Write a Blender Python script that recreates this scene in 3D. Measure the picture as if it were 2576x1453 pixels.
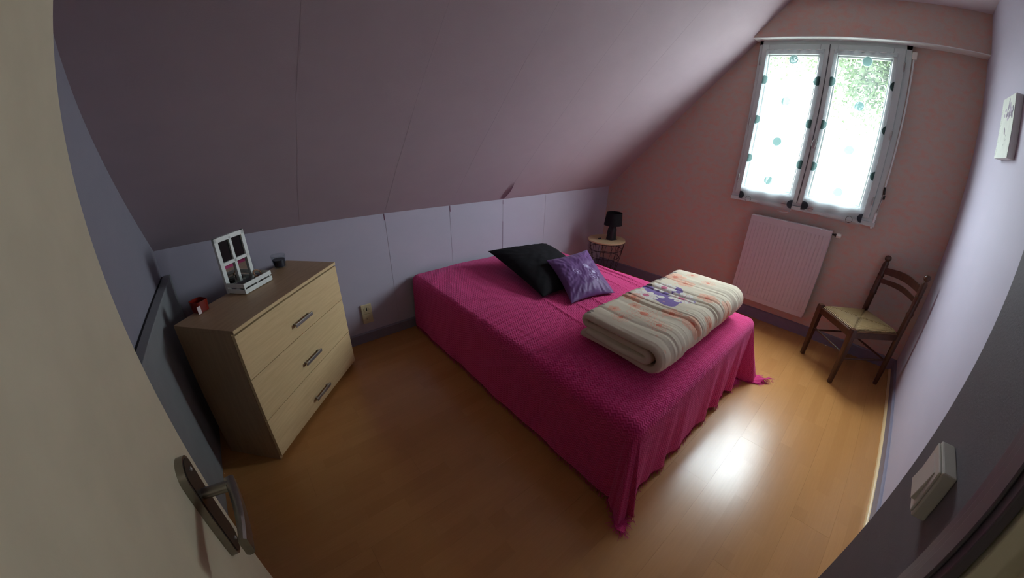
import bpy, bmesh, math, random
import numpy as np
from mathutils import Vector, Matrix, Euler, noise
random.seed(7); rng = np.random.default_rng(7)
PI = math.pi
S = bpy.context.scene
COL = S.collection
for o in list(bpy.data.objects): bpy.data.objects.remove(o, do_unlink=True)

# ------------------------------------------------------------------ camera, light, exposure
CX, CY, CZ = 0.50494, 0.56347, 1.55
YAW, PITCH, ROLL = map(math.radians, (49.7964, -24.4190, 1.1640))
L, W, KZ, ZC, YC = 4.173, 3.098, 1.0065, 2.719, 1.445      # gable x, knee wall y, knee height, ceiling, slope top
SL = (ZC - KZ) / (W - YC)
cam = bpy.data.cameras.new('camera'); camo = bpy.data.objects.new('camera', cam); COL.objects.link(camo)
cam.type = 'PANO'
cam.panorama_type = 'FISHEYE_LENS_POLYNOMIAL'
cam.fisheye_polynomial_k0 = 0.0
cam.fisheye_polynomial_k1 = -0.0869796051634236
cam.fisheye_polynomial_k2 = 0.0013597400892862827
cam.fisheye_polynomial_k3 = 2.8440553200620734e-05
cam.fisheye_polynomial_k4 = -1.9431509733728192e-06
cam.fisheye_fov = math.radians(180)
cam.sensor_width = 36.0; cam.sensor_height = 36.0 * 1453 / 2576
cam.sensor_fit = 'HORIZONTAL'
cam.clip_start = 0.01
fw = Vector((math.cos(PITCH) * math.cos(YAW), math.cos(PITCH) * math.sin(YAW), math.sin(PITCH)))
rt = Vector((math.sin(YAW), -math.cos(YAW), 0)); up = rt.cross(fw)
rt2 = rt * math.cos(ROLL) + up * math.sin(ROLL); up2 = -rt * math.sin(ROLL) + up * math.cos(ROLL)
m = Matrix((rt2, up2, -fw)).transposed().to_4x4(); m.translation = (CX, CY, CZ)
camo.matrix_world = m
S.camera = camo
S.view_settings.view_transform = 'Standard'; S.view_settings.look = 'None'
S.view_settings.gamma = 1.0; S.view_settings.use_curve_mapping = False
S.view_settings.exposure = 0.0
S.cycles.use_denoising = True
S.cycles.max_bounces = 10; S.cycles.diffuse_bounces = 6; S.cycles.glossy_bounces = 4
S.cycles.transparent_max_bounces = 16; S.cycles.transmission_bounces = 6
S.cycles.sample_clamp_indirect = 6.0
S.cycles.caustics_reflective = False; S.cycles.caustics_refractive = False

SKY = 60.0
world = bpy.data.worlds.new('overcast'); S.world = world; world.use_nodes = True
wn = world.node_tree; wn.nodes.clear()
bg = wn.nodes.new('ShaderNodeBackground'); wo = wn.nodes.new('ShaderNodeOutputWorld')
wtc = wn.nodes.new('ShaderNodeTexCoord'); wsx = wn.nodes.new('ShaderNodeSeparateXYZ'); wr = wn.nodes.new('ShaderNodeValToRGB')
wn.links.new(wtc.outputs['Generated'], wsx.inputs[0]); wn.links.new(wsx.outputs['Z'], wr.inputs[0])
wr.color_ramp.elements[0].position = 0.0; wr.color_ramp.elements[0].color = (0.335, 0.375, 0.405, 1)
wr.color_ramp.elements[1].position = 1.0; wr.color_ramp.elements[1].color = (0.84, 0.94, 1.02, 1)
wn.links.new(wr.outputs[0], bg.inputs['Color']); bg.inputs['Strength'].default_value = SKY
wn.links.new(bg.outputs[0], wo.inputs[0])
pt = bpy.data.lights.new('window_portal', 'AREA'); pt.shape = 'RECTANGLE'; pt.size = 1.30; pt.size_y = 1.12
pt.cycles.is_portal = True
po = bpy.data.objects.new('window_portal', pt); COL.objects.link(po)
po.location = (L + 0.085, 1.13, 1.76); po.rotation_euler = (0, math.radians(90), 0)
# unseen fill light added on the landing to brighten the door jamb
ll = bpy.data.lights.new('landing_fill_light', 'POINT'); ll.energy = 6.0; ll.color = (1.0, 0.95, 0.82); ll.shadow_soft_size = 0.12
lo = bpy.data.objects.new('landing_fill_light', ll); COL.objects.link(lo); lo.location = (0.3, -1.0, 2.2)

# ------------------------------------------------------------------ materials
def mat(name, col, rough=0.6, spec=0.4, metal=0.0, noise_amt=0.0, nscale=20, bump=0.0, bscale=200, col2=None, sheen=0, **kw):
    m = bpy.data.materials.new(name); m.use_nodes = True
    nt = m.node_tree; b = nt.nodes['Principled BSDF']
    b.inputs['Base Color'].default_value = (*col, 1); b.inputs['Roughness'].default_value = rough
    b.inputs['Specular IOR Level'].default_value = spec; b.inputs['Metallic'].default_value = metal
    if sheen: b.inputs['Sheen Weight'].default_value = sheen; b.inputs['Sheen Roughness'].default_value = 0.5
    tc = nt.nodes.new('ShaderNodeTexCoord')
    c2 = col2 if col2 else tuple(c * 0.75 for c in col)
    if noise_amt > 0:
        n = nt.nodes.new('ShaderNodeTexNoise'); n.inputs['Scale'].default_value = nscale; n.inputs['Detail'].default_value = 6
        nt.links.new(tc.outputs['Object'], n.inputs['Vector'])
        r = nt.nodes.new('ShaderNodeValToRGB'); r.color_ramp.elements[0].position = 0.5 - 0.5 * (1 - noise_amt) - 0.001 if noise_amt > 0.9 else 0.35
        r.color_ramp.elements[1].position = 0.65
        r.color_ramp.elements[0].color = (*[a + (c - a) * noise_amt for a, c in zip(col, c2)], 1); r.color_ramp.elements[1].color = (*col, 1)
        nt.links.new(n.outputs[0], r.inputs[0]); nt.links.new(r.outputs[0], b.inputs['Base Color'])
    if bump > 0:
        n2 = nt.nodes.new('ShaderNodeTexNoise'); n2.inputs['Scale'].default_value = bscale; n2.inputs['Detail'].default_value = 4
        nt.links.new(tc.outputs['Object'], n2.inputs['Vector'])
        bp = nt.nodes.new('ShaderNodeBump'); bp.inputs['Strength'].default_value = bump; bp.inputs['Distance'].default_value = 0.002
        nt.links.new(n2.outputs[0], bp.inputs['Height']); nt.links.new(bp.outputs[0], b.inputs['Normal'])
    return m
class NT:
    """tiny helper for building node maths"""
    def __init__(s, m): s.nt = m.node_tree; s.b = s.nt.nodes.get('Principled BSDF')
    def n(s, t, **k):
        x = s.nt.nodes.new(t)
        for a, v in k.items(): setattr(x, a, v)
        return x
    def l(s, a, b): s.nt.links.new(a, b)
    def math(s, op, a, b=None, c=None):
        x = s.n('ShaderNodeMath', operation=op)
        for i, v in enumerate((a, b, c)):
            if v is None: continue
            if isinstance(v, (int, float)): x.inputs[i].default_value = v
            else: s.l(v, x.inputs[i])
        return x.outputs[0]
    def mix(s, f, a, b):
        x = s.n('ShaderNodeMix', data_type='RGBA')
        for i, v in ((0, f), (6, a), (7, b)):
            if isinstance(v, (int, float)): x.inputs[i].default_value = v
            elif isinstance(v, tuple): x.inputs[i].default_value = (*v, 1)
            else: s.l(v, x.inputs[i])
        return x.outputs[2]
    def noise(s, vec, scale, detail=4, rough=0.5):
        x = s.n('ShaderNodeTexNoise'); x.inputs['Scale'].default_value = scale; x.inputs['Detail'].default_value = detail; x.inputs['Roughness'].default_value = rough
        s.l(vec, x.inputs['Vector']); return x.outputs[0]
    def mapping(s, vec, scale=(1, 1, 1), rot=(0, 0, 0)):
        x = s.n('ShaderNodeMapping'); x.inputs['Scale'].default_value = scale; x.inputs['Rotation'].default_value = rot
        s.l(vec, x.inputs['Vector']); return x.outputs[0]
    def bump(s, h, strength, dist=0.003):
        x = s.n('ShaderNodeBump'); x.inputs['Strength'].default_value = strength; x.inputs['Distance'].default_value = dist
        s.l(h, x.inputs['Height']); s.l(x.outputs[0], s.b.inputs['Normal'])

def paper(name, col, col2, scale=4, amt=1.0):
    """embossed wallpaper with soft streaky blotches"""
    m = mat(name, col, 0.72, 0.25); t = NT(m)
    v = t.n('ShaderNodeTexCoord').outputs['Object']
    a = t.noise(t.mapping(v, (1, 1, 1.6)), scale, 6, 0.6)
    r = t.n('ShaderNodeMapRange'); r.inputs[1].default_value = 0.42; r.inputs[2].default_value = 0.68; t.l(a, r.inputs[0])
    t.l(t.mix(t.math('MULTIPLY', r.outputs[0], amt), col, col2), t.b.inputs['Base Color'])
    t.bump(t.noise(v, 160, 4, 0.7), 0.35, 0.002)
    return m
M = {}
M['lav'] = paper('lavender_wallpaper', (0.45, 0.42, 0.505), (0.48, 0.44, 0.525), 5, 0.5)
M['lavshade'] = paper('shaded_lavender_wallpaper', (0.27, 0.255, 0.30), (0.30, 0.28, 0.32), 5, 0.5)  # darker copy of the lavender paper; left wall's shade put into its colour
M['slope'] = paper('lilac_wallpaper', (0.43, 0.35, 0.385), (0.46, 0.375, 0.41), 4, 0.5)
M['salmon'] = paper('salmon_wallpaper', (0.51, 0.43, 0.37), (0.60, 0.345, 0.275), 16, 0.9)
M['ceil'] = paper('ceiling_paper', (0.58, 0.53, 0.57), (0.60, 0.55, 0.58), 4, 0.5)
M['base'] = mat('lavender_paint', (0.20, 0.185, 0.245), 0.45, 0.5, noise_amt=0.3, nscale=30)
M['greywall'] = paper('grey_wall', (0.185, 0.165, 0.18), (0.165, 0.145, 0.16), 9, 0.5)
M['cream'] = mat('cream_paint', (0.60, 0.53, 0.38), 0.5, 0.4, noise_amt=0.25, nscale=14, bump=0.12, bscale=90)
M['casingshade'] = mat('casing_shade_grey', (0.12, 0.105, 0.125), 0.35, 0.5)  # casing turned from the window: its shade put into this dark grey
M['whiteframe'] = mat('window_white_paint', (0.56, 0.63, 0.61), 0.4, 0.5)
M['seal'] = mat('window_seal', (0.10, 0.11, 0.11), 0.7)
M['board'] = mat('white_board', (0.75, 0.78, 0.76), 0.5)
M['radiator'] = mat('radiator_enamel', (0.56, 0.52, 0.54), 0.35, 0.5)
M['plastic'] = mat('white_plastic', (0.72, 0.70, 0.62), 0.35, 0.5)
M['plasticivory'] = mat('ivory_plastic', (0.62, 0.53, 0.33), 0.35, 0.5)
M['black'] = mat('black_recess', (0.01, 0.01, 0.01), 0.6)
M['steel'] = mat('steel', (0.45, 0.44, 0.42), 0.5, 0.5, 1.0)
M['brushed'] = mat('aged_metal', (0.33, 0.31, 0.27), 0.36, 0.5, 1.0, noise_amt=0.4, nscale=60)
M['darkmetal'] = mat('dark_metal', (0.05, 0.045, 0.04), 0.4, 0.5, 0.6)
M['shade'] = mat('black_lampshade', (0.012, 0.013, 0.015), 0.85, 0.2, bump=0.3, bscale=700)
M['ceramic'] = mat('black_ceramic', (0.012, 0.013, 0.015), 0.45, 0.4)
M['wirem'] = mat('black_wire', (0.02, 0.018, 0.02), 0.45, 0.5, 0.5)
M['quarter'] = mat('pale_wood_bead', (0.66, 0.47, 0.24), 0.4, 0.5)
M['whitewood'] = mat('white_painted_wood', (0.78, 0.80, 0.76), 0.6, 0.3, noise_amt=0.25, nscale=50)
M['redglass'] = mat('red_glass', (0.30, 0.02, 0.012), 0.12, 0.6); M['redglass'].node_tree.nodes['Principled BSDF'].inputs['Transmission Weight'].default_value = 0.35
M['tag'] = mat('paper_tag', (0.75, 0.62, 0.62), 0.6)
M['brown'] = mat('dark_brown_wax', (0.10, 0.05, 0.03), 0.5)
M['blackwax'] = mat('dark_blue_wax', (0.02, 0.022, 0.04), 0.35)
M['underlay'] = mat('floor_underlay', (0.16, 0.09, 0.04), 0.9)
M['mattress'] = mat('mattress_ticking', (0.5, 0.45, 0.45), 0.8)
M['blackfab'] = mat('black_cotton', (0.011, 0.010, 0.012), 0.9, 0.15, bump=0.4, bscale=900)
M['ledge'] = mat('ledge_grey_paint', (0.27, 0.275, 0.28), 0.5, 0.4, noise_amt=0.3, nscale=10)
M['tear'] = mat('torn_paper_backing', (0.16, 0.07, 0.11), 0.8)
M['crease'] = mat('paper_seam_edge', (0.30, 0.27, 0.36), 0.8)

def wood(name, c1, c2, scale=8, stretch=(1, 12, 1), rough=0.45, spec=0.4, bump=0.05, rand=0.0):
    m = mat(name, c1, rough, spec); t = NT(m)
    v = t.n('ShaderNodeTexCoord').outputs['Object']
    if rand:
        oi = t.n('ShaderNodeObjectInfo')
        ad = t.n('ShaderNodeVectorMath', operation='SCALE'); cb = t.n('ShaderNodeCombineXYZ')
        for i in range(3): t.l(oi.outputs['Random'], cb.inputs[i])
        t.l(cb.outputs[0], ad.inputs[0]); ad.inputs['Scale'].default_value = 37.0
        av = t.n('ShaderNodeVectorMath', operation='ADD'); t.l(v, av.inputs[0]); t.l(ad.outputs[0], av.inputs[1]); v = av.outputs[0]
    n = t.noise(t.mapping(v, stretch), scale, 8, 0.6)
    r = t.n('ShaderNodeMapRange'); r.inputs[1].default_value = 0.3; r.inputs[2].default_value = 0.7; t.l(n, r.inputs[0])
    c = t.mix(r.outputs[0], c1, c2)
    t.l(c, t.b.inputs['Base Color'])
    if bump: t.bump(n, bump, 0.001)
    return m
M['darkwood'] = wood('walnut_stained_wood', (0.045, 0.016, 0.008), (0.085, 0.032, 0.015), 10, (6, 6, 1), 0.3, 0.5)
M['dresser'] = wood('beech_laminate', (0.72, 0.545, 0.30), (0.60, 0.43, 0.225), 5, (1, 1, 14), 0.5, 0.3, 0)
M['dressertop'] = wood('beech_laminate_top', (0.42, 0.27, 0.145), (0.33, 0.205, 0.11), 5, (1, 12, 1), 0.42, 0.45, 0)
M['tabletop'] = wood('pale_oak_disc', (0.58, 0.42, 0.25), (0.50, 0.34, 0.19), 7, (1, 10, 1), 0.5, 0.3, 0)

def floor_mat():
    m = mat('laminate_floor', (0.5, 0.3, 0.12), 0.27, 0.5); t = NT(m)
    tc = t.n('ShaderNodeTexCoord').outputs['Object']
    sx = t.n('ShaderNodeSeparateXYZ'); t.l(tc, sx.inputs[0])
    oi = t.n('ShaderNodeObjectInfo')
    strip = t.math('FLOOR', t.math('DIVIDE', sx.outputs['Y'], 0.0645))
    xo = t.math('ADD', sx.outputs['X'], t.math('MULTIPLY', strip, 0.173))
    blk = t.math('FLOOR', t.math('DIVIDE', xo, 0.43))
    cb = t.n('ShaderNodeCombineXYZ'); t.l(strip, cb.inputs[0]); t.l(blk, cb.inputs[1]); t.l(t.math('MULTIPLY', oi.outputs['Random'], 91.0), cb.inputs[2])
    wnz = t.n('ShaderNodeTexWhiteNoise', noise_dimensions='3D'); t.l(cb.outputs[0], wnz.inputs[0])
    tone = wnz.outputs[0]
    av = t.n('ShaderNodeVectorMath', operation='ADD'); t.l(tc, av.inputs[0]); t.l(wnz.outputs[1], av.inputs[1])
    g = t.noise(t.mapping(av.outputs[0], (1.5, 28, 1)), 5, 6, 0.6)
    c = t.mix(tone, (0.43, 0.200, 0.060), (0.49, 0.238, 0.076))
    c = t.mix(t.math('MULTIPLY', g, 0.55), c, (0.33, 0.145, 0.042))
    t.l(c, t.b.inputs['Base Color'])
    r = t.noise(tc, 6, 3); t.l(t.math('ADD', t.math('MULTIPLY', r, 0.04), 0.225), t.b.inputs['Roughness'])
    return m
M['floor'] = floor_mat()

def mirror_mat():
    m = mat('dark_mirror', (0.75, 0.75, 0.75), 0.03, 0.5, 1.0); return m
M['mirror'] = mirror_mat()
M['darkreflect'] = mat('dark_reflection_pane', (0.006, 0.007, 0.007), 0.25, 0.5)  # dark reflection of the upper panes put into a flat black colour
def glass_mat(name, tint=(0.97, 0.99, 0.98), refl=0.08):
    m = bpy.data.materials.new(name); m.use_nodes = True; nt = m.node_tree; nt.nodes.clear()
    tr = nt.nodes.new('ShaderNodeBsdfTransparent'); tr.inputs[0].default_value = (*tint, 1)
    gl = nt.nodes.new('ShaderNodeBsdfGlossy'); gl.inputs['Roughness'].default_value = 0.02
    ge = nt.nodes.new('ShaderNodeNewGeometry'); dp = nt.nodes.new('ShaderNodeVectorMath'); dp.operation = 'DOT_PRODUCT'
    nt.links.new(ge.outputs['Incoming'], dp.inputs[0]); nt.links.new(ge.outputs['Normal'], dp.inputs[1])
    t_ = NT(m); c_ = t_.math('SUBTRACT', 1.0, t_.math('ABSOLUTE', dp.outputs['Value'])); fac = t_.math('MULTIPLY_ADD', t_.math('POWER', c_, 5.0), 0.45, 0.035)
    mx = nt.nodes.new('ShaderNodeMixShader'); o = nt.nodes.new('ShaderNodeOutputMaterial')
    nt.links.new(fac, mx.inputs[0]); nt.links.new(tr.outputs[0], mx.inputs[1]); nt.links.new(gl.outputs[0], mx.inputs[2])
    nt.links.new(mx.outputs[0], o.inputs[0]); return m
M['glass'] = glass_mat('clear_glass')
M['tumbler'] = glass_mat('tumbler_glass', (0.9, 0.92, 0.92))

def attr_mat(name, rough=0.8, spec=0.2, bumpf=None, sheen=0):
    m = mat(name, (0.5, 0.5, 0.5), rough, spec, sheen=sheen); t = NT(m)
    a = t.n('ShaderNodeAttribute', attribute_name='print'); t.l(a.outputs['Color'], t.b.inputs['Base Color'])
    if bumpf: t.bump(t.noise(t.n('ShaderNodeTexCoord').outputs['Object'], bumpf, 4), 0.3, 0.002)
    return m
M['duvet'] = attr_mat('printed_cotton', 0.85, 0.15, 260)
M['canvas'] = attr_mat('printed_canvas', 0.8, 0.15, 900)
M['purple'] = attr_mat('purple_satin', 0.5, 0.28, 500, sheen=0.08)
def sheer_mat():
    m = bpy.data.materials.new('sheer_curtain'); m.use_nodes = True; nt = m.node_tree; nt.nodes.clear()
    a = nt.nodes.new('ShaderNodeAttribute'); a.attribute_name = 'print'
    tr = nt.nodes.new('ShaderNodeBsdfTransparent'); tl = nt.nodes.new('ShaderNodeBsdfTranslucent'); df = nt.nodes.new('ShaderNodeBsdfDiffuse')
    nt.links.new(a.outputs['Color'], tl.inputs[0]); nt.links.new(a.outputs['Color'], df.inputs[0])
    m1 = nt.nodes.new('ShaderNodeMixShader'); m1.inputs[0].default_value = 0.22
    nt.links.new(tl.outputs[0], m1.inputs[1]); nt.links.new(df.outputs[0], m1.inputs[2])
    m2 = nt.nodes.new('ShaderNodeMixShader'); al = nt.nodes.new('ShaderNodeAttribute'); al.attribute_name = 'opac'
    nt.links.new(al.outputs['Fac'], m2.inputs[0]); nt.links.new(tr.outputs[0], m2.inputs[1]); nt.links.new(m1.outputs[0], m2.inputs[2])
    o = nt.nodes.new('ShaderNodeOutputMaterial'); nt.links.new(m2.outputs[0], o.inputs[0]); return m
M['sheer'] = sheer_mat()

def spread_mat():
    m = mat('magenta_woven_cotton', (0.60, 0.022, 0.20), 0.85, 0.15, sheen=0.35); t = NT(m)
    t.b.inputs['Sheen Tint'].default_value = (1.0, 0.45, 0.8, 1)
    uv = t.n('ShaderNodeUVMap').outputs[0]; sx = t.n('ShaderNodeSeparateXYZ'); t.l(uv, sx.inputs[0])
    tri = t.math('PINGPONG', sx.outputs['Y'], 0.013)
    h = t.math('SINE', t.math('MULTIPLY', t.math('ADD', sx.outputs['X'], t.math('MULTIPLY', tri, 0.85)), 2 * PI / 0.0150))
    band = t.math('SINE', t.math('MULTIPLY', sx.outputs['X'], 2 * PI / 0.07))
    h01 = t.math('MULTIPLY_ADD', h, 0.5, 0.5)
    fine = t.noise(uv, 420, 2)
    c = t.mix(h01, (0.52, 0.018, 0.105), (0.78, 0.065, 0.27))
    c = t.mix(t.math('MULTIPLY', fine, 0.5), c, (0.45, 0.012, 0.10))
    t.l(c, t.b.inputs['Base Color'])
    hh = t.math('ADD', t.math('MULTIPLY', h, 0.8), t.math('ADD', t.math('MULTIPLY', band, 0.45), t.math('MULTIPLY', fine, 1.2)))
    t.bump(hh, 0.6, 0.0024)
    return m
M['spread'] = spread_mat()
M['fringe'] = mat('magenta_yarn', (0.55, 0.02, 0.18), 0.85, 0.15)
def rush_mat():
    m = mat('woven_rush', (0.5, 0.35, 0.15), 0.55, 0.35); t = NT(m)
    uv = t.n('ShaderNodeUVMap').outputs[0]; sx = t.n('ShaderNodeSeparateXYZ'); t.l(uv, sx.inputs[0])
    w = t.math('SINE', t.math('MULTIPLY', t.math('ADD', sx.outputs['X'], t.math('MULTIPLY', t.noise(uv, 9, 3), 0.035)), 2 * PI * 30)); w01 = t.math('MULTIPLY_ADD', w, 0.5, 0.5)
    n = t.noise(t.mapping(uv, (60, 6, 1)), 2, 5)
    c = t.mix(n, (0.25, 0.14, 0.045), (0.60, 0.42, 0.19)); c = t.mix(t.math('MULTIPLY', t.math('SUBTRACT', 1.0, w01), 0.7), c, (0.07, 0.04, 0.015))
    t.l(c, t.b.inputs['Base Color']); t.bump(w, 0.9, 0.003); return m
M['rush'] = rush_mat()

# ------------------------------------------------------------------ mesh helpers
def link(name, me, mt, parent=None, loc=None, rotz=None, smooth=False):
    o = bpy.data.objects.new(name, me); COL.objects.link(o)
    if mt is not None:
        me.materials.clear(); me.materials.append(mt if not isinstance(mt, str) else M[mt])
    if parent: o.parent = parent
    if loc: o.location = loc
    if rotz is not None: o.rotation_euler = (0, 0, rotz)
    if smooth: me.shade_smooth()
    return o
def mesh_from(name, V, F):
    me = bpy.data.meshes.new(name); me.from_pydata([tuple(map(float, v)) for v in V], [], [tuple(map(int, f)) for f in F]); me.update(); return me
def tag(o, label=None, cat=None, group=None, kind=None):
    if label: o['label'] = label
    if cat: o['category'] = cat
    if group: o['group'] = group
    if kind: o['kind'] = kind
    return o
def empty(name, loc, rotz=0, **k):
    o = bpy.data.objects.new(name, None); COL.objects.link(o); o.location = loc; o.rotation_euler = (0, 0, rotz)
    o.empty_display_size = 0.05; return tag(o, **k)
class B:
    """collects primitives into one mesh"""
    def __init__(s): s.bm = bmesh.new()
    def box(s, x0, x1, y0, y1, z0, z1, bev=0.0, seg=2):
        r = bmesh.ops.create_cube(s.bm, size=1.0); vs = r['verts']
        for v in vs: v.co = Vector((x0 + (v.co.x + .5) * (x1 - x0), y0 + (v.co.y + .5) * (y1 - y0), z0 + (v.co.z + .5) * (z1 - z0)))
        if bev: bmesh.ops.bevel(s.bm, geom=list({e for v in vs for e in v.link_edges}), offset=bev, segments=seg, affect='EDGES', profile=0.5)
        return s
    def prism(s, pts, axis, a0, a1, bev=0):
        """polygon pts in the other two axes, extruded along axis"""
        def P(p, a):
            return {'x': (a, p[0], p[1]), 'y': (p[0], a, p[1]), 'z': (p[0], p[1], a)}[axis]
        v0 = [s.bm.verts.new(P(p, a0)) for p in pts]; v1 = [s.bm.verts.new(P(p, a1)) for p in pts]
        n = len(pts); fs = [s.bm.faces.new(v0[::-1]), s.bm.faces.new(v1)]
        for i in range(n): fs.append(s.bm.faces.new((v0[i], v0[(i + 1) % n], v1[(i + 1) % n], v1[i])))
        bmesh.ops.recalc_face_normals(s.bm, faces=fs)
        if bev: bmesh.ops.bevel(s.bm, geom=list({e for f in fs for e in f.edges}), offset=bev, segments=2, affect='EDGES', profile=0.5)
        return s
    def tube(s, pts, rad, n=8, close=False, flat=None):
        pts = [Vector(p) for p in pts]; rings = []; N = len(pts); prev = None
        for i, p in enumerate(pts):
            if close: d = (pts[(i + 1) % N] - pts[i - 1])
            else: d = pts[min(i + 1, N - 1)] - pts[max(i - 1, 0)]
            d.normalize()
            if prev is None:
                a = Vector((0, 0, 1)) if abs(d.z) < 0.9 else Vector((1, 0, 0)); u = d.cross(a).normalized()
            else: u = (prev - d * prev.dot(d)).normalized()
            prev = u; w = d.cross(u); r = rad[i] if isinstance(rad, (list, tuple)) else rad
            rings.append([s.bm.verts.new(p + (u * math.cos(2 * PI * k / n) + w * math.sin(2 * PI * k / n)) * r) for k in range(n)])
        rr = list(range(N)) if close else list(range(N - 1))
        for i in rr:
            A, C_ = rings[i], rings[(i + 1) % N]
            for k in range(n): s.bm.faces.new((A[k], A[(k + 1) % n], C_[(k + 1) % n], C_[k]))
        if not close: s.bm.faces.new(rings[0][::-1]); s.bm.faces.new(rings[-1])
        return s
    def lathe(s, prof, n=24, c=(0, 0, 0), cap=True, T=None):
        rings = []
        for r, z in prof:
            ring = []
            for k in range(n):
                p = Vector((r * math.cos(2 * PI * k / n), r * math.sin(2 * PI * k / n), z))
                if T is not None: p = T @ p
                ring.append(s.bm.verts.new(p + Vector(c)))
            rings.append(ring)
        for A, C_ in zip(rings, rings[1:]):
            for k in range(n): s.bm.faces.new((A[k], A[(k + 1) % n], C_[(k + 1) % n], C_[k]))
        if cap: s.bm.faces.new(rings[0][::-1]); s.bm.faces.new(rings[-1])
        return s
    def mesh(s, name):
        me = bpy.data.meshes.new(name); bmesh.ops.recalc_face_normals(s.bm, faces=s.bm.faces[:]); s.bm.to_mesh(me); s.bm.free(); return me
    def obj(s, name, mt, parent=None, smooth=False, **k):
        me = s.mesh(name); o = link(name, me, mt, parent, smooth=False, **k)
        if smooth:
            me.shade_smooth()
            me.set_sharp_from_angle(angle=math.radians(40))
        return o
def grid_mesh(name, X, uv=None, cols=None, close_u=False):
    """X: (nu, nv, 3) array"""
    nu, nv = X.shape[:2]; V = X.reshape(-1, 3)
    iu = np.arange(nu if close_u else nu - 1); iv = np.arange(nv - 1); I, J = np.meshgrid(iu, iv, indexing='ij')
    I2 = (I + 1) % nu
    F = np.stack([I * nv + J, I2 * nv + J, I2 * nv + J + 1, I * nv + J + 1], -1).reshape(-1, 4)
    me = bpy.data.meshes.new(name)
    me.vertices.add(len(V)); me.vertices.foreach_set('co', V.astype(np.float32).ravel())
    me.loops.add(F.size); me.loops.foreach_set('vertex_index', F.ravel().astype(np.int32))
    me.polygons.add(len(F)); me.polygons.foreach_set('loop_start', (np.arange(len(F)) * 4).astype(np.int32))
    me.update(calc_edges=True)
    if uv is not None:
        ul = me.uv_layers.new(name='UVMap'); ul.data.foreach_set('uv', uv.reshape(-1, 2)[F.ravel()].astype(np.float32).ravel())
    if cols is not None:
        add_cols(me, 'print', cols)
    me.shade_smooth(); return me
def add_cols(me, name, cols):
    c = cols.reshape(-1, cols.shape[-1]); a = me.attributes.new(name, 'FLOAT_COLOR', 'POINT')
    c4 = np.ones((len(c), 4), np.float32); c4[:, :3] = c[:, :3]; a.data.foreach_set('color', c4.ravel())
def fbm(x, y, seed=0, oct=4, f=1.0):
    """cheap smooth noise on arrays"""
    r = np.random.default_rng(seed); out = np.zeros_like(x, dtype=float); a = 1.0; tot = 0
    for o in range(oct):
        for k in range(4):
            th = r.uniform(0, 2 * PI); ph = r.uniform(0, 2 * PI); ff = f * (1.9 ** o) * r.uniform(0.7, 1.3)
            out += a * np.sin((x * math.cos(th) + y * math.sin(th)) * ff * 2 * PI + ph + 1.3 * np.sin((x * math.sin(th) - y * math.cos(th)) * ff * 3 + ph))
        tot += a * 2; a *= 0.55
    return out / tot

# ------------------------------------------------------------------ the room
ST = dict(kind='structure')
T = 0.12
floor = tag(B().box(-0.12, L, -0.12, W + 0.02, -0.06, -0.011).obj('floor', 'underlay'), kind='structure')
# laminate planks, child pieces of the floor
PW, PLN = 0.1935, 1.285
plank_me = B().box(0, PLN - 0.0004, 0, PW - 0.0004, -0.010, 0).mesh('plank')
plank_me.materials.append(M['floor'])
row = 0; y = -0.03
while y < W - 0.005:
    x = -((row * 0.47) % PLN)
    while x < L:
        if x + PLN > 0.0:
            xa, xb = max(x, 0.0), min(x + PLN, L - 0.002); ya, yb = max(y, 0.0), min(y + PW, W - 0.002)
            if xb - xa > 0.01 and yb - ya > 0.01:
                if xa == x and abs(xb - x - PLN) < 1e-6 and ya == y and abs(yb - y - PW) < 1e-6:
                    o = bpy.data.objects.new('plank', plank_me); COL.objects.link(o); o.parent = floor
                else:
                    o = B().box(xa - x, xb - x - 0.0004, ya - y, yb - y - 0.0004, -0.010, 0).obj('plank', 'floor', floor)
                o.location = (x, y, 0)
        x += PLN
    y += PW; row += 1

YD = CY - 0.25            # room face of the door wall
JX = CX + 0.25 * math.tan(math.radians(90 - 31.3))     # right jamb face
PX = CX + 0.25 / math.tan(math.radians(16.83))         # free end of the door wall
DL = 0.245
# side walls
tag(B().prism([(YD - 0.10, 0), (W, 0), (W, KZ), (YC, ZC), (YD - 0.10, ZC)], 'x', -T, 0.0).obj('wall_left', 'lavshade'), **ST)
tag(B().box(PX, L, -T, 0, 0, ZC).obj('wall_right', 'lav'), **ST)
wb = tag(B().box(0, L, W, W + T, 0, KZ).obj('wall_back', 'lav'), **ST)
sl = tag(B().prism([(W, KZ), (YC, ZC), (YC + 0.06, ZC + 0.09), (W + T, KZ + 0.06), (W + T, KZ)], 'x', 0, L).obj('ceiling_slope', 'slope'), **ST)
tag(B().box(-T, L, -T, YC + 0.1, ZC, ZC + T).obj('ceiling', 'ceil'), **ST)
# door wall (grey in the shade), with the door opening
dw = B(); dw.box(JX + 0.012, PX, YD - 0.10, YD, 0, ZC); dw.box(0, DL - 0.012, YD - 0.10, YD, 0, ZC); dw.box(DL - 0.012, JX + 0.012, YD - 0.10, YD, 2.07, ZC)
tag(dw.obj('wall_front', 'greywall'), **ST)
tag(B().box(PX - 0.05, PX, 0, YD - 0.10, 0, ZC).obj('wall_closet', 'lav'), **ST)
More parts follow.
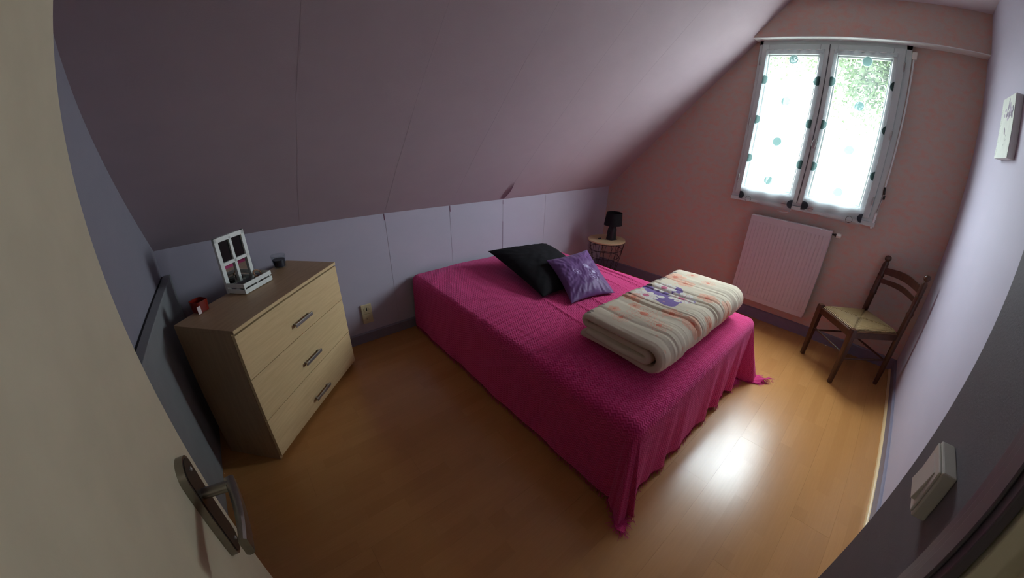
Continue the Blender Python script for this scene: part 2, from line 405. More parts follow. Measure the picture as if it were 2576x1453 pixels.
# landing behind the doorway
lw = B(); lw.box(-1.2, 1.9, -1.9, -1.8, 0, ZC); lw.box(-1.3, -1.2, -1.9, YD, 0, ZC); lw.box(1.9, 2.0, -1.9, -T, 0, ZC)
lw.box(-1.2, -T, YD - 0.12, YD - 0.02, 0, ZC)
tag(lw.obj('wall_landing', 'cream'), **ST)
b = B(); b.box(-1.3, 2.0, -1.9, -0.12, -0.06, 0.0); b.box(-1.3, -0.12, -0.12, YD, -0.06, 0.0); tag(b.obj('floor_landing', 'greywall'), **ST)
b = B(); b.box(-1.3, 2.0, -1.9, -0.12, ZC, ZC + T); b.box(-1.3, -0.12, -0.12, YD, ZC, ZC + T); tag(b.obj('ceiling_landing', 'ceil'), **ST)

# gable wall with window opening
GY0, GY1, GZ0, GZ1 = 0.60, 1.66, 1.14, 2.38
g = B()
g.box(L, L + 0.075, -T, GY0, 0, ZC); g.box(L, L + 0.075, GY1, W + T, 0, ZC); g.box(L, L + 0.075, GY0, GY1, 0, GZ0); g.box(L, L + 0.075, GY0, GY1, GZ1, ZC)
tag(g.obj('wall_gable', 'salmon'), **ST)
# roller-shutter box above the window
ys = W - (2.436 - KZ) / SL
tag(B().prism([(0.0, 2.436), (ys, 2.436), (YC, ZC), (0, ZC)], 'x', L - 0.14, L - 0.001).obj('trim_1', 'salmon'), **ST)
tag(B().prism([(0.001, 2.430), (ys - 0.002, 2.430), (ys - 0.002, 2.437), (0.001, 2.437)], 'x', L - 0.139, L - 0.001).obj('trim_2', 'board'), **ST)
# baseboards
tag(B().prism([(W - 0.015, 0), (W - 0.015, 0.078), (W - 0.008, 0.086), (W, 0.086), (W, 0)], 'x', 0.0, L).obj('baseboard_back', 'base'), **ST)
tag(B().prism([(L - 0.015, 0), (L - 0.015, 0.092), (L - 0.008, 0.10), (L, 0.10), (L, 0)], 'y', 0.0, W - 0.015).obj('baseboard_gable', 'base'), **ST)
tag(B().prism([(0.0, 0), (0.015, 0), (0.015, 0.085), (0.008, 0.093), (0, 0.093)], 'x', PX, L - 0.015).obj('baseboard_right', 'base'), **ST)
q = [(0.015, 0)] + [(0.015 + 0.016 * math.cos(a), 0.016 * math.sin(a)) for a in np.linspace(0, PI / 2, 6)]
tag(B().prism(q, 'x', PX, L - 0.015).obj('trim_3', 'quarter', smooth=True), **ST)
# paper-strip seams on the slope and the knee wall, torn at one strip
sv = Vector((0, -(W - YC), ZC - KZ)).normalized(); nv = Vector((0, -sv.z, sv.y)); nv = nv if nv.y < 0 else -nv
def slope_pt(x, t, off=0.0): return Vector((x, W, KZ)) + sv * t + nv * off
def seam(x, t0, t1, w, parent, name='seam', mt='crease', off=0.0012, wob=0.002):
    b = B(); n = 14; A = []; C_ = []
    for i in range(n + 1):
        t = t0 + (t1 - t0) * i / n; xx = x + wob * math.sin(i * 1.7 + x * 9); ww = w * (0.55 + 0.45 * math.sin(i * 2.3 + x * 5) ** 2)
        A.append(b.bm.verts.new(slope_pt(xx - ww / 2, t, off))); C_.append(b.bm.verts.new(slope_pt(xx + ww / 2, t, off)))
    for i in range(n): b.bm.faces.new((A[i], C_[i], C_[i + 1], A[i + 1]))
    r = bmesh.ops.extrude_face_region(b.bm, geom=b.bm.faces[:])
    for v in r['geom']:
        if isinstance(v, bmesh.types.BMVert): v.co -= nv * off * 0.9
    return b.obj(name, mt, parent)
M['seamline'] = mat('paper_seam_lilac', (0.39, 0.33, 0.38), 0.8)
for x in (0.815, 1.39, 1.95, 2.515, 3.08):
    seam(x, 0.02, 2.25, 0.0009, sl, mt='seamline', off=0.0004)
def seam_wall(x, z0, z1, w, mt='seamline'):
    return B().box(x - w / 2, x + w / 2, W - 0.0012, W, z0, z1).obj('seam', mt, wb)
for x in (1.39, 1.94, 3.08): seam_wall(x, 0.09, 1.0, 0.0007)
seam_wall(2.513, 0.80, 1.0, 0.0009); seam_wall(2.513, 0.09, 0.80, 0.0035, 'tear'); seam_wall(2.513, 0.96, 1.0, 0.004, 'tear')
for x in (1.385, 1.945): seam_wall(x, 0.955, 1.005, 0.006, 'tear')
# torn flap: dark gap lens and curled paper
bt = B(); A = []; C_ = []
for i in range(13):
    t = 0.015 + 0.22 * i / 12; w = 0.036 * math.sin(PI * (i / 12) ** 0.7) + 0.002; xc = 2.513 + 0.010 * math.sin(i / 12 * PI)
    A.append(bt.bm.verts.new(slope_pt(xc - w / 2, t, 0.0008))); C_.append(bt.bm.verts.new(slope_pt(xc + w / 2, t, 0.0008)))
for i in range(12): bt.bm.faces.new((A[i], C_[i], C_[i + 1], A[i + 1]))
bt.obj('torn_patch', 'tear', sl)
bt = B(); A = []; C_ = []; D_ = []
for i in range(13):
    t = 0.015 + 0.22 * i / 12; f = math.sin(PI * (i / 12) ** 0.7); xc = 2.513 + 0.010 * math.sin(i / 12 * PI) - 0.018 * f
    A.append(bt.bm.verts.new(slope_pt(xc - 0.035, t, 0.0004))); C_.append(bt.bm.verts.new(slope_pt(xc - 0.006, t, 0.002 + 0.010 * f))); D_.append(bt.bm.verts.new(slope_pt(xc, t, 0.003 + 0.018 * f)))
for i in range(12): bt.bm.faces.new((A[i], C_[i], C_[i + 1], A[i + 1])); bt.bm.faces.new((C_[i], D_[i], D_[i + 1], C_[i + 1]))
bt.obj('paper_flap', 'slope', sl, smooth=True)

# ------------------------------------------------------------------ window
win = empty('window_1', (L, 0, 0), kind='structure')
WY0, WY1, WZ0, WZ1, WM = 0.545, 1.690, 1.085, 2.432, 1.137
SZ0 = 1.128      # bottom of the sashes
def wbx(name, x0, x1, y0, y1, z0, z1, mt='whiteframe', bev=0.003, parent=None):
    return B().box(x0, x1, y0, y1, z0, z1, bev).obj(name, mt, parent or win)
# outer frame
f = B(); f.box(-0.03, 0.05, WY0, WY0 + 0.045, WZ0, WZ1, .003); f.box(-0.03, 0.05, WY1 - 0.03, WY1, WZ0, WZ1, .003)
f.box(-0.03, 0.05, WY0, WY1, WZ1 - 0.035, WZ1, .003); f.box(-0.032, 0.05, WY0, WY1, SZ0 - 0.012, SZ0 + 0.012, .003)
f.obj('frame', 'whiteframe', win)
wbx('sill', -0.045, 0.0, WY0 - 0.01, WY1, WZ0 - 0.003, SZ0 - 0.013)
def sash(y0, y1, gy0, gy1, gz0, gz1, z0, z1):
    s = B(); s.box(-0.045, 0.02, y0, gy0, z0, z1, .005); s.box(-0.045, 0.02, gy1, y1, z0, z1, .005)
    s.box(-0.045, 0.02, gy0, gy1, z0, gz0, .005); s.box(-0.045, 0.02, gy0, gy1, gz1, z1, .005)
    o = s.obj('sash', 'whiteframe', win)
    bd = B()
    for a in ((gy0, gy0 + .012, gz0, gz1), (gy1 - .012, gy1, gz0, gz1), (gy0, gy1, gz0, gz0 + .012), (gy0, gy1, gz1 - .012, gz1)):
        bd.box(-0.02, 0.0, *a, .002)
    bd.obj('glazing_bead', 'whiteframe', o)
    B().box(-0.010, -0.006, gy0 + .003, gy1 - .003, gz0 + .003, gz1 - .003).obj('pane', 'glass', o)
    return o
s1 = sash(WM + 0.002, WY1 - 0.026, 1.205, 1.607, 1.207, 2.318, SZ0 + 0.012, WZ1 - 0.032)
s2 = sash(WY0 + 0.045, WM - 0.002, 0.675, 1.074, 1.207, 2.318, SZ0 + 0.012, WZ1 - 0.032)
B().box(-0.046, -0.03, WM - 0.003, WM + 0.003, SZ0 + 0.012, WZ1 - 0.035).obj('gap', 'seal', win)
# hinges
for (yy, zz) in ((1.664, 2.262), (1.664, 1.765), (1.660, 1.280), (0.590, 2.266), (0.592, 1.768), (0.596, 1.275)):
    B().lathe([(0.006, -0.032), (0.0065, -0.03), (0.0065, -0.002), (0.0075, 0), (0.0065, 0.002), (0.0065, 0.03), (0.004, 0.034)], 10, (-0.05, yy, zz)).obj('hinge', 'steel', win, smooth=True)
# handle: backplate and oval knob
hd = B().box(-0.052, -0.045, 1.095, 1.125, 1.60, 1.665, .003).obj('handle', 'whiteframe', win)
hb = B(); hb.tube([(-0.052, 1.112, 1.632), (-0.085, 1.112, 1.632)], 0.008, 10)
hb.lathe([(0.002, -0.005), (0.006, -0.004), (0.008, 0.0), (0.006, 0.004), (0.002, 0.005)], 16, (0, 0, 0), T=Matrix.Translation((-0.088, 1.115, 1.632)) @ Matrix.Diagonal((1, 2.2, 5.0, 1)) @ Matrix.Rotation(PI / 2, 4, 'Y'))
hb.obj('knob', 'steel', hd, smooth=True)
# closing cord below the left sash
B().tube([(-0.052, 1.175, 1.12), (-0.052, 1.165, 1.075), (-0.052, 1.19, 1.052), (-0.052, 1.23, 1.046), (-0.052, 1.27, 1.05)], 0.0015, 6).obj('cord', 'board', win)

# ------------------------------------------------------------------ sheer curtains with discs and rings (flat print)
def curtain(name, y0, y1, zt, zb, discs, rings, blobs, seed, label, sag):
    nu, nv = 190, 470
    u = np.linspace(0, 1, nu); v = np.linspace(0, 1, nv); U, Vv = np.meshgrid(u, v, indexing='ij')
    zb_e = zb + (sag[0] * (1 - U) + sag[1] * U) + 0.004 * np.sin(U * 21)
    Y = y0 + (y1 - y0) * U + 0.004 * Vv * np.sin(Vv * 3 + seed); Z = zt + (zb_e - zt) * Vv
    X = -0.052 - 0.004 * np.abs(np.sin(U * PI)) * Vv - 0.0025 * np.sin(U * 38 + seed) * (1 - Vv) ** 2 - 0.007 * Vv ** 2 * (1 + np.sin(U * 17 + seed)) * 0.5 - 0.006 * Vv ** 8
    col = np.ones((nu, nv, 3)) * np.array([0.80, 0.88, 0.90]); op = np.full((nu, nv), 0.028)
    ed = np.clip(1 - U / 0.085, 0, 1) + np.clip(1 - (1 - U) / 0.075, 0, 1) + np.clip((Z - 2.318) / 0.02, 0, 1) + np.clip((1.235 - Z) / 0.05, 0, 1)
    op += 0.30 * np.clip(ed, 0, 1)  # opacity raised over the frame to imitate a glow round the glass
    op += 0.012 * np.clip(fbm(U * 2, Vv * 0.7, seed, 3, 1.0), -1, 1)
    # casing at the top and side hems, a little denser
    op[(Vv < 0.02)] = 0.55; op[(Vv > 0.985)] = 0.42; op[(U < 0.02) | (U > 0.98)] = 0.40
    for (cy, cz, r, side) in discs:
        mk = np.hypot(Y - cy, Z - cz) < r; low = cz < 1.2
        col[mk] = (0.035, 0.04, 0.055) if low else (0.026, 0.044, 0.042); op[mk] = 0.90 if low else 0.972
    for (cy, cz) in blobs:
        mk = np.hypot(Y - cy, Z - cz) < 0.022; col[mk] = (0.5, 0.2, 0.2); op[mk] = 0.35
    for (cy, cz) in rings:
        mk = np.abs(np.hypot(Y - cy, Z - cz) - 0.0245) < 0.0021; col[mk] = (0.050, 0.022, 0.020); op[mk] = 0.988
    P = np.stack([X, Y, Z], -1)
    me = grid_mesh(name, P, cols=col); add_cols(me, 'opac', np.stack([op] * 3, -1))
    root = empty(name, (L, 0, 0), label=label, cat='curtain')
    root.name = name
    o = link('fabric', me, 'sheer', root)
    b = B(); b.tube([(-0.050, y0 - 0.006, zt - 0.005), (-0.050, y1 + 0.006, zt - 0.005)], 0.0035, 8)
    b.obj('curtain_rod', 'board', root, smooth=True)
    return root
r_ = 0.036
Ld = [(1.396, 2.275, r_, 0), (1.605, 2.113, r_, 1), (1.186, 2.113, r_, 1), (1.402, 1.945, r_, 0), (1.612, 1.787, r_, 1), (1.184, 1.780, r_, 1),
      (1.405, 1.618, r_, 0), (1.612, 1.459, r_, 1), (1.182, 1.455, r_, 1), (1.403, 1.292, r_, 0), (1.610, 1.130, r_, 1), (1.174, 1.125, r_, 1)]
Lr = [(1.341, 2.251), (1.536, 2.088), (1.346, 1.919), (1.54, 1.757), (1.349, 1.59), (1.537, 1.43), (1.343, 1.263), (1.531, 1.106)]
Rd = [(0.851, 2.281, r_, 0), (1.088, 2.117, r_, 1), (0.632, 2.119, r_, 1), (0.855, 1.949, r_, 0), (1.092, 1.786, r_, 1), (0.628, 1.798, r_, 1),
      (0.857, 1.618, r_, 0), (1.090, 1.457, r_, 1), (0.632, 1.457, r_, 1), (0.857, 1.290, r_, 0), (1.080, 1.135, r_, 1), (0.636, 1.129, r_, 1)]
Rr = [(0.912, 2.255), (0.718, 2.092), (0.919, 1.921), (0.719, 1.756), (0.92, 1.59), (0.722, 1.426), (0.916, 1.263), (0.723, 1.1)]
curtain('sheer_curtain', 1.170, 1.620, 2.358, 1.062, Ld, Lr, [(1.234, 1.112)], 1, 'sheer white curtain with pale discs and rings on the left sash, nearer the sloped ceiling', (-0.005, 0.035))
curtain('sheer_curtain', 0.640, 1.100, 2.360, 1.056, Rd, Rr, [(1.021, 1.117)], 2, 'sheer white curtain with pale discs and rings on the right sash, beside the crank rod', (0.008, 0.035))

# ------------------------------------------------------------------ shutter crank beside the window
ck = empty('shutter_crank', (L - 0.035, 0.54, 1.0), label='thin white shutter crank rod hanging down right side of window', cat='crank')
B().box(-0.012, 0.034, -0.030, 0.005, 1.33, 1.385, .003).obj('bracket', 'plastic', ck)
B().tube([(0, -0.010, 1.34), (0, -0.008, 1.0), (0, 0.002, 0.39)], 0.0065, 8).obj('upper_rod', 'board', ck, smooth=True)
b = B(); b.tube([(0, 0.002, 0.39), (-0.012, 0.0, 0.365), (0, -0.004, 0.34)], 0.009, 8); b.box(-0.012, 0.034, -0.018, -0.002, 0.30, 0.33, .003)
b.obj('joint', 'darkmetal', ck, smooth=True)
B().tube([(0, -0.004, 0.345), (0, 0.008, 0.19)], 0.004, 8).obj('lower_rod', 'steel', ck, smooth=True)
B().tube([(0, 0.008, 0.19), (0, 0.012, 0.068)], 0.009, 10).obj('grip', 'board', ck, smooth=True)

# ------------------------------------------------------------------ radiator
rad = empty('radiator', (L - 0.05, 1.135, 0.0), label='fluted panel radiator under the window on salmon wallpaper', cat='radiator')
RY0, RY1, RZ0, RZ1 = -0.325, 0.322, 0.19, 0.985
b = B(); n = 20; pts = []
wd = (RY1 - RY0 - 0.05) / n
pts.append((RY0, -0.0385)); 
for i in range(n):
    y0 = RY0 + 0.025 + i * wd
    pts += [(y0 + wd * 0.05, -0.0385), (y0 + wd * 0.16, -0.042), (y0 + wd * 0.84, -0.042), (y0 + wd * 0.95, -0.0385)]
pts.append((RY1, -0.0385)); pts += [(RY1, -0.022), (RY0, -0.022)]
b.prism([(p[1], p[0]) for p in pts], 'z', RZ0 + 0.05, RZ1 - 0.055)
b.box(-0.040, -0.022, RY0, RY1, RZ1 - 0.058, RZ1 - 0.008, 0.004); b.box(-0.040, -0.022, RY0, RY1, RZ0, RZ0 + 0.052, 0.004)
b.obj('front_panel', 'radiator', rad)
B().box(0.005, 0.02, RY0, RY1, RZ0, RZ1 - 0.008, 0.004).obj('rear_panel', 'radiator', rad)
b = B(); b.box(-0.041, 0.022, RY0 - 0.002, RY1 + 0.002, RZ1 - 0.012, RZ1 - 0.004, .002)
for i in range(40): b.box(-0.020, 0.004, RY0 + 0.02 + i * 0.0155, RY0 + 0.026 + i * 0.0155, RZ1 - 0.02, RZ1 - 0.002)
b.obj('top_grille', 'radiator', rad)
B().box(-0.041, 0.022, RY0 - 0.003, RY0, RZ0 + 0.02, RZ1 - 0.008, .001).obj('side_panel', 'radiator', rad)
B().box(-0.041, 0.022, RY1, RY1 + 0.003, RZ0 + 0.02, RZ1 - 0.008, .001).obj('side_panel', 'radiator', rad)
RX = Matrix.Rotation(PI / 2, 4, 'X')
b = B(); b.lathe([(0.008, 0.0), (0.008, 0.022), (0.012, 0.024), (0.012, 0.035)], 12, (-0.010, RY0 + 0.0, RZ1 - 0.03), T=RX)
v = b.obj('valve', 'darkmetal', rad, smooth=True)
b = B(); b.lathe([(0.012, 0.035), (0.019, 0.037), (0.020, 0.05), (0.018, 0.068), (0.012, 0.072)], 8, (-0.010, RY0, RZ1 - 0.03), T=RX)
b.obj('knob', 'plastic', v)
b = B(); b.lathe([(0.010, 0.0), (0.010, -0.02), (0.014, -0.022), (0.014, -0.04), (0.009, -0.043)], 12, (-0.008, RY1, RZ0 + 0.028), T=RX)
b.tube([(-0.008, RY1 + 0.032, RZ0 + 0.028), (0.02, RY1 + 0.034, RZ0 + 0.02), (0.0485, RY1 + 0.034, RZ0 + 0.02)], 0.007, 8)
b.obj('valve', 'darkmetal', rad, smooth=True)
for y0 in (-0.2, 0.17): B().box(0.02, 0.0495, y0, y0 + 0.03, 0.3, 0.9).obj('wall_bracket', 'radiator', rad)

# ------------------------------------------------------------------ door leaf standing open on the left
door = empty('door_1', (0.27, 0.5, 0.0), kind='structure')
DF = 0.020; DE = 1.249 - 0.5      # face x offset, free edge
b = B(); b.box(-0.020, DF, -0.045, DE, 0.012, 2.045, 0.0025)
b.obj('door_leaf', 'cream', door)
# long backplate with rounded ends
pyc, pw_, pz0, pz1 = 1.158 - 0.5, 0.031, 0.822, 1.082
arc = [(pyc + pw_ * math.cos(a), pz1 - pw_ + pw_ * math.sin(a)) for a in np.linspace(0, PI, 14)] + [(pyc + pw_ * math.cos(a), pz0 + pw_ + pw_ * math.sin(a)) for a in np.linspace(PI, 2 * PI, 14)]
hp = B().prism(arc, 'x', DF, DF + 0.013).obj('handle_plate', 'brushed', door, smooth=True)
arc2 = [(pyc + (pw_ - .005) * math.cos(a), pz1 - pw_ + (pw_ - .005) * math.sin(a)) for a in np.linspace(0, PI, 14)] + [(pyc + (pw_ - .005) * math.cos(a), pz0 + pw_ + (pw_ - .005) * math.sin(a)) for a in np.linspace(PI, 2 * PI, 14)]
B().prism(arc2, 'x', DF + 0.013, DF + 0.0145).obj('plate_face', 'darkmetal', hp)
RYm = Matrix.Rotation(PI / 2, 4, 'Y')
B().lathe([(0.0045, 0.0), (0.0045, 0.002), (0.002, 0.0035)], 12, (DF + 0.0145, pyc + 0.006, pz1 - 0.03), T=RYm).obj('screw', 'steel', hp, smooth=True)
B().lathe([(0.0045, 0.0), (0.0045, 0.002), (0.002, 0.0035)], 12, (DF + 0.0145, pyc, pz0 + 0.03), T=RYm).obj('screw', 'steel', hp, smooth=True)
b = B(); b.tube([(DF + 0.012, pyc - 0.004, 0.998), (DF + 0.060, pyc - 0.010, 0.998)], 0.0105, 14)
# flat blade lever towards the hinge
V = []; N = 14
for i in range(N + 1):
    t = i / N; yy = pyc + 0.004 - t * 0.150; hgt = 0.010 + 0.012 * t; xx = DF + 0.062 + 0.010 * math.sin(t * 2.2); th = 0.0085 - 0.002 * t; zc_ = 0.998 - 0.006 * t
    V.append([(xx - th, yy, zc_ - hgt * .8), (xx - th, yy, zc_ + hgt * .8), (xx - th * .4, yy, zc_ + hgt), (xx + th * .4, yy, zc_ + hgt), (xx + th, yy, zc_ + hgt * .8), (xx + th, yy, zc_ - hgt * .8), (xx + th * .4, yy, zc_ - hgt), (xx - th * .4, yy, zc_ - hgt)])
R_ = [[b.bm.verts.new(p) for p in r] for r in V]
for a_, c_ in zip(R_, R_[1:]):
    for k in range(8): b.bm.faces.new((a_[k], a_[(k + 1) % 8], c_[(k + 1) % 8], c_[k]))
b.bm.faces.new(R_[0][::-1]); b.bm.faces.new(R_[-1])
b.obj('door_handle', 'brushed', door, smooth=True)
for z in (0.25, 1.80):
    B().lathe([(0.007, -0.05), (0.007, 0.05)], 10, (-0.026, -0.05, z)).obj('hinge', 'brushed', door, smooth=True)

# door frame: stepped casing and cream jamb
c = B()
c.box(JX, JX + 0.075, YD, YD + 0.016, 0, 2.12, .003); c.box(JX + 0.018, JX + 0.050, YD + 0.016, YD + 0.022, 0, 2.10, .003)
c.box(JX + 0.075, JX + 0.105, YD, YD + 0.008, 0, 2.15, .002)
tag(c.obj('trim_4', 'casingshade'), **ST)
c = B(); c.box(JX - 0.004, JX + 0.012, YD - 0.11, YD - 0.004, 0, 2.07, .002); c.box(JX - 0.016, JX - 0.004, YD - 0.11, YD - 0.055, 0, 2.06, .002)
M['jamb'] = mat('lit_jamb_cream', (0.72, 0.68, 0.53), 0.5)  # door cream made lighter here; landing light put into the colour
tag(c.obj('trim_5', 'jamb'), **ST)
c = B(); c.box(DL - 0.012, DL, YD - 0.11, YD + 0.01, 0, 2.07, .002); c.box(DL - 0.07, DL - 0.012, YD, YD + 0.016, 0, 2.12, .003)
tag(c.obj('trim_6', 'cream'), **ST)
c = B(); c.box(DL - 0.07, JX + 0.075, YD, YD + 0.016, 2.06, 2.12, .003)
tag(c.obj('trim_7', 'casingshade'), **ST)

# light switch on the door wall
sw = empty('light_switch', (1.152, YD, 1.137), label='white surface light switch on grey wall beside the doorway', cat='switch')
B().box(-0.044, 0.044, 0.0, 0.024, -0.046, 0.046, .003).obj('switch_box', 'plastic', sw)
B().box(-0.040, 0.040, 0.024, 0.028, -0.042, 0.042, .002).obj('switch_plate', 'plastic', sw)
b = B(); b.prism([(0.027, -0.030), (0.035, -0.030), (0.029, 0.030), (0.027, 0.030)], 'x', -0.026, 0.026, .0012); b.obj('rocker', 'plastic', sw)

# grey board with a ledge standing against the left wall
pn = empty('wall_panel', (0.008, 1.25, 0.0), label='grey painted panel with narrow top ledge against left wall behind door', cat='panel')
B().box(0.004, 0.040, 0.0, W - 1.25 - 0.03, 0.0, 0.845, .003).obj('board', 'ledge', pn)
B().box(0.003, 0.044, 0.0, W - 1.25 - 0.03, 0.846, 0.864, .003).obj('top_rail', 'ledge', pn)
B().box(-0.007, 0.002, 0.0, W - 1.25 - 0.03, 0.0, 0.860).obj('gap_shade', 'black', pn)  # black strip standing in for the shade in the gap behind the board

# double wall socket on the knee wall
for i, (zc_, mt, lb) in enumerate(((0.287, 'plasticivory', 'ivory wall outlet with dark slot, upper one of the pair beside dresser'), (0.204, 'plasticivory', 'ivory wall outlet lower one of the pair, just above baseboard'))):
    so = empty('wall_outlet', (1.145, W, zc_), label=lb, cat='outlet', group='outlets on the low wall beside the dresser')
    B().box(-0.040, 0.040, -0.012, 0.0, -0.040, 0.040, .003).obj('cover_plate', mt, so)
    b = B(); b.lathe([(0.021, 0.0), (0.021, 0.003), (0.019, 0.003), (0.019, 0.001), (0.0, 0.001)], 20, (0, -0.012, 0), T=Matrix.Rotation(PI / 2, 4, 'X'), cap=False)
    b.obj('socket_ring', mt, so, smooth=True)
    B().box(-0.003, 0.003, -0.0145, -0.010, -0.012, 0.014).obj('slot', 'black', so) if i == 0 else B().box(-0.011, -0.007, -0.0135, -0.0125, -0.003, 0.003).obj('slot', 'black', so)

# ------------------------------------------------------------------ canvas on the right wall
n_ = 120; u = np.linspace(0, 1, n_); U, Vv = np.meshgrid(u, u, indexing='ij')
cv = empty('canvas_print', (2.905, 0.0, 1.712), label='small square pale canvas with grey flower print on the lavender wall', cat='picture')
B().box(0, 0.30, 0.001, 0.038, 0, 0.302, .002).obj('stretcher_box', 'board', cv)
col = np.ones((n_, n_, 3)) * np.array([0.72, 0.76, 0.68]); rr = np.random.default_rng(3)
col *= (1 + 0.05 * fbm(U * 3, Vv * 3, 4)[..., None])
for k in range(16):
    a = rr.uniform(0, 2 * PI); cu, cvv = 0.45 + 0.17 * rr.normal() * 0.8, 0.73 + 0.13 * rr.normal() * 0.8; d = np.hypot((U - cu) * math.cos(a) + (Vv - cvv) * math.sin(a), ((Vv - cvv) * math.cos(a) - (U - cu) * math.sin(a)) * 2.2)
    mk = d < rr.uniform(0.05, 0.10); col[mk] = np.array([0.34, 0.30, 0.36]) * rr.uniform(0.5, 1.6)
for k in range(6):
    cu, cvv = rr.uniform(.35, .5), rr.uniform(.2, .5); col[np.hypot(U - cu, Vv - cvv) < 0.018] = (0.4, 0.42, 0.38)
for k in range(26):
    cu = 0.93; cvv = 0.06 + k * 0.03
    if k % 7 != 6: col[(np.abs(U - cu) < 0.012) & (np.abs(Vv - cvv) < 0.008)] = (0.45, 0.48, 0.42)
P_ = np.stack([U * 0.298 + 0.001, np.full_like(U, 0.0392), Vv * 0.30 + 0.001], -1)
link('print_face', grid_mesh('print_face', P_[::-1], cols=col[::-1]), 'canvas', cv)

# ------------------------------------------------------------------ dresser across the corner
ANG = math.radians(46.62)
ux = Vector((math.cos(ANG), math.sin(ANG), 0)); uy = Vector((-math.sin(ANG), math.cos(ANG), 0))
DO = Vector((0.3484, 2.2221, 0)); DW, DD, DH = 0.862, 0.343, 0.795
def dpt(a, b_, z=DH): return DO + ux * a + uy * b_ + Vector((0, 0, z))
dr = empty('dresser', DO, ANG, label='beech laminate dresser with three drawers standing across the corner', cat='dresser')
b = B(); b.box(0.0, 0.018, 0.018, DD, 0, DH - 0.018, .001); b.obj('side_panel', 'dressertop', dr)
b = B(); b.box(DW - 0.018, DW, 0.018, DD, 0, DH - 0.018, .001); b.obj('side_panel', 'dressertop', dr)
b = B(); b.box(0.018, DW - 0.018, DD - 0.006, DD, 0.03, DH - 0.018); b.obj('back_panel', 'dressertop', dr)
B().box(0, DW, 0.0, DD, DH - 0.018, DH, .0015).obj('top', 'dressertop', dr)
B().box(0, DW, -0.0015, 0.0, DH - 0.017, DH - 0.001).obj('edge_band', 'dresser', dr)
B().box(0.018, DW - 0.018, 0.03, 0.045, 0.0, 0.035).obj('plinth', 'dressertop', dr)
for (z0, z1, hz) in ((0.5315, 0.768, 0.612), (0.279, 0.5275, 0.362), (0.030, 0.275, 0.103)):
    d = B().box(0.001, DW - 0.001, 0.0, 0.017, z0, z1, .0012).obj('drawer', 'dresser', dr)
    h = B(); h.box(0.359, 0.511, -0.026, -0.018, hz - 0.007, hz + 0.013, .002); h.box(0.368, 0.380, -0.019, 0.0, hz - 0.002, hz + 0.008); h.box(0.490, 0.502, -0.019, 0.0, hz - 0.002, hz + 0.008)
    h.obj('handle', 'steel', d)
B().box(0.02, DW - 0.02, 0.02, 0.024, 0.035, DH - 0.02).obj('carcass_front', 'black', dr)

# window-shaped planter with mirror panes and slatted crate
pl = empty('window_planter', dpt(0.341, 0.212), ANG + math.radians(-3), label='small white window-shaped frame with mirror panes and slatted crate on dresser', cat='planter')
pl.rotation_euler = (0, 0, ANG - math.radians(2))
PWD, PD = 0.205, 0.13
b = B(); FW = 0.024; FH = 0.297; yb = PD - 0.016
b.box(0, FW, yb, PD, 0.0, FH, .002); b.box(PWD - FW, PWD, yb, PD, 0, FH, .002); b.box(0, PWD, yb, PD, FH - FW, FH, .002)
b.box(PWD / 2 - 0.009, PWD / 2 + 0.009, yb, PD, 0.03, FH - 0.01, .002); b.box(0.01, PWD - 0.01, yb, PD, 0.145, 0.163, .002)
b.obj('frame', 'whitewood', pl)
for (x0, x1, z0, z1) in ((FW, PWD / 2 - .009, .163, FH - FW), (PWD / 2 + .009, PWD - FW, .163, FH - FW), (FW, PWD / 2 - .009, .03, .145), (PWD / 2 + .009, PWD - FW, .03, .145)):
    B().box(x0 - .002, x1 + .002, PD - 0.006, PD - 0.002, z0 - .002, z1 + .002).obj('mirror_pane', 'mirror' if z0 < .1 else 'darkreflect', pl)
b = B(); b.box(0.004, PWD - 0.004, 0.004, yb - .001, 0.002, 0.006); b.obj('crate_floor', 'whitewood', pl)
for z0 in (0.004, 0.036):
    B().box(0, PWD, 0, 0.005, z0, z0 + 0.024, .002).obj('front_slat', 'whitewood', pl)
    B().box(0, 0.005, 0.006, yb - .001, z0, z0 + 0.024, .002).obj('side_slat', 'whitewood', pl)
    B().box(PWD - 0.005, PWD, 0.006, yb - .001, z0, z0 + 0.024, .002).obj('side_slat', 'whitewood', pl)
for x in (0.006, PWD / 2 - 0.004, PWD - 0.014): B().box(x, x + 0.008, 0.0055, 0.010, 0.004, 0.058).obj('batten', 'whitewood', pl)
plM = Matrix.Translation(pl.location) @ Matrix.Rotation(pl.rotation_euler.z, 4, 'Z')
def tumbler(name, loc, r, h, fill, fmt, label, cat, group=None, taper=0.8):
    t = empty(name, loc, 0, label=label, cat=cat, group=group)
    b = B(); b.lathe([(r * taper * .6, 0.0), (r * taper, 0.003), (r, h), (r - 0.0025, h), (r * taper - 0.003, 0.008), (0.002, 0.007)], 24, cap=False)
    b.bm.faces.new([b.bm.verts.new((r * taper * .6 * math.cos(a), r * taper * .6 * math.sin(a), 0)) for a in np.linspace(0, 2 * PI, 16, endpoint=False)][::-1])
    b.obj('glass_cup', 'tumbler', t, smooth=True)
    rf = r * taper - 0.0035 + (r - r * taper) * fill / h
    b = B(); b.lathe([(r * taper - 0.0045, 0.0085), (rf - 0.0005, fill), (rf * 0.5, fill - 0.001), (0.001, fill - 0.0015)], 20); b.obj('contents', fmt, t, smooth=True)
    return t
tumbler('candle_jar', plM @ Vector((0.052, 0.052, 0.0065)), 0.033, 0.068, 0.030, 'brown', 'small clear glass jar at left end of the white crate', 'jar')
tumbler('candle_jar', plM @ Vector((0.108, 0.056, 0.0065)), 0.024, 0.066, 0.026, 'ceramic', 'small clear glass jar in middle of the white crate', 'jar')
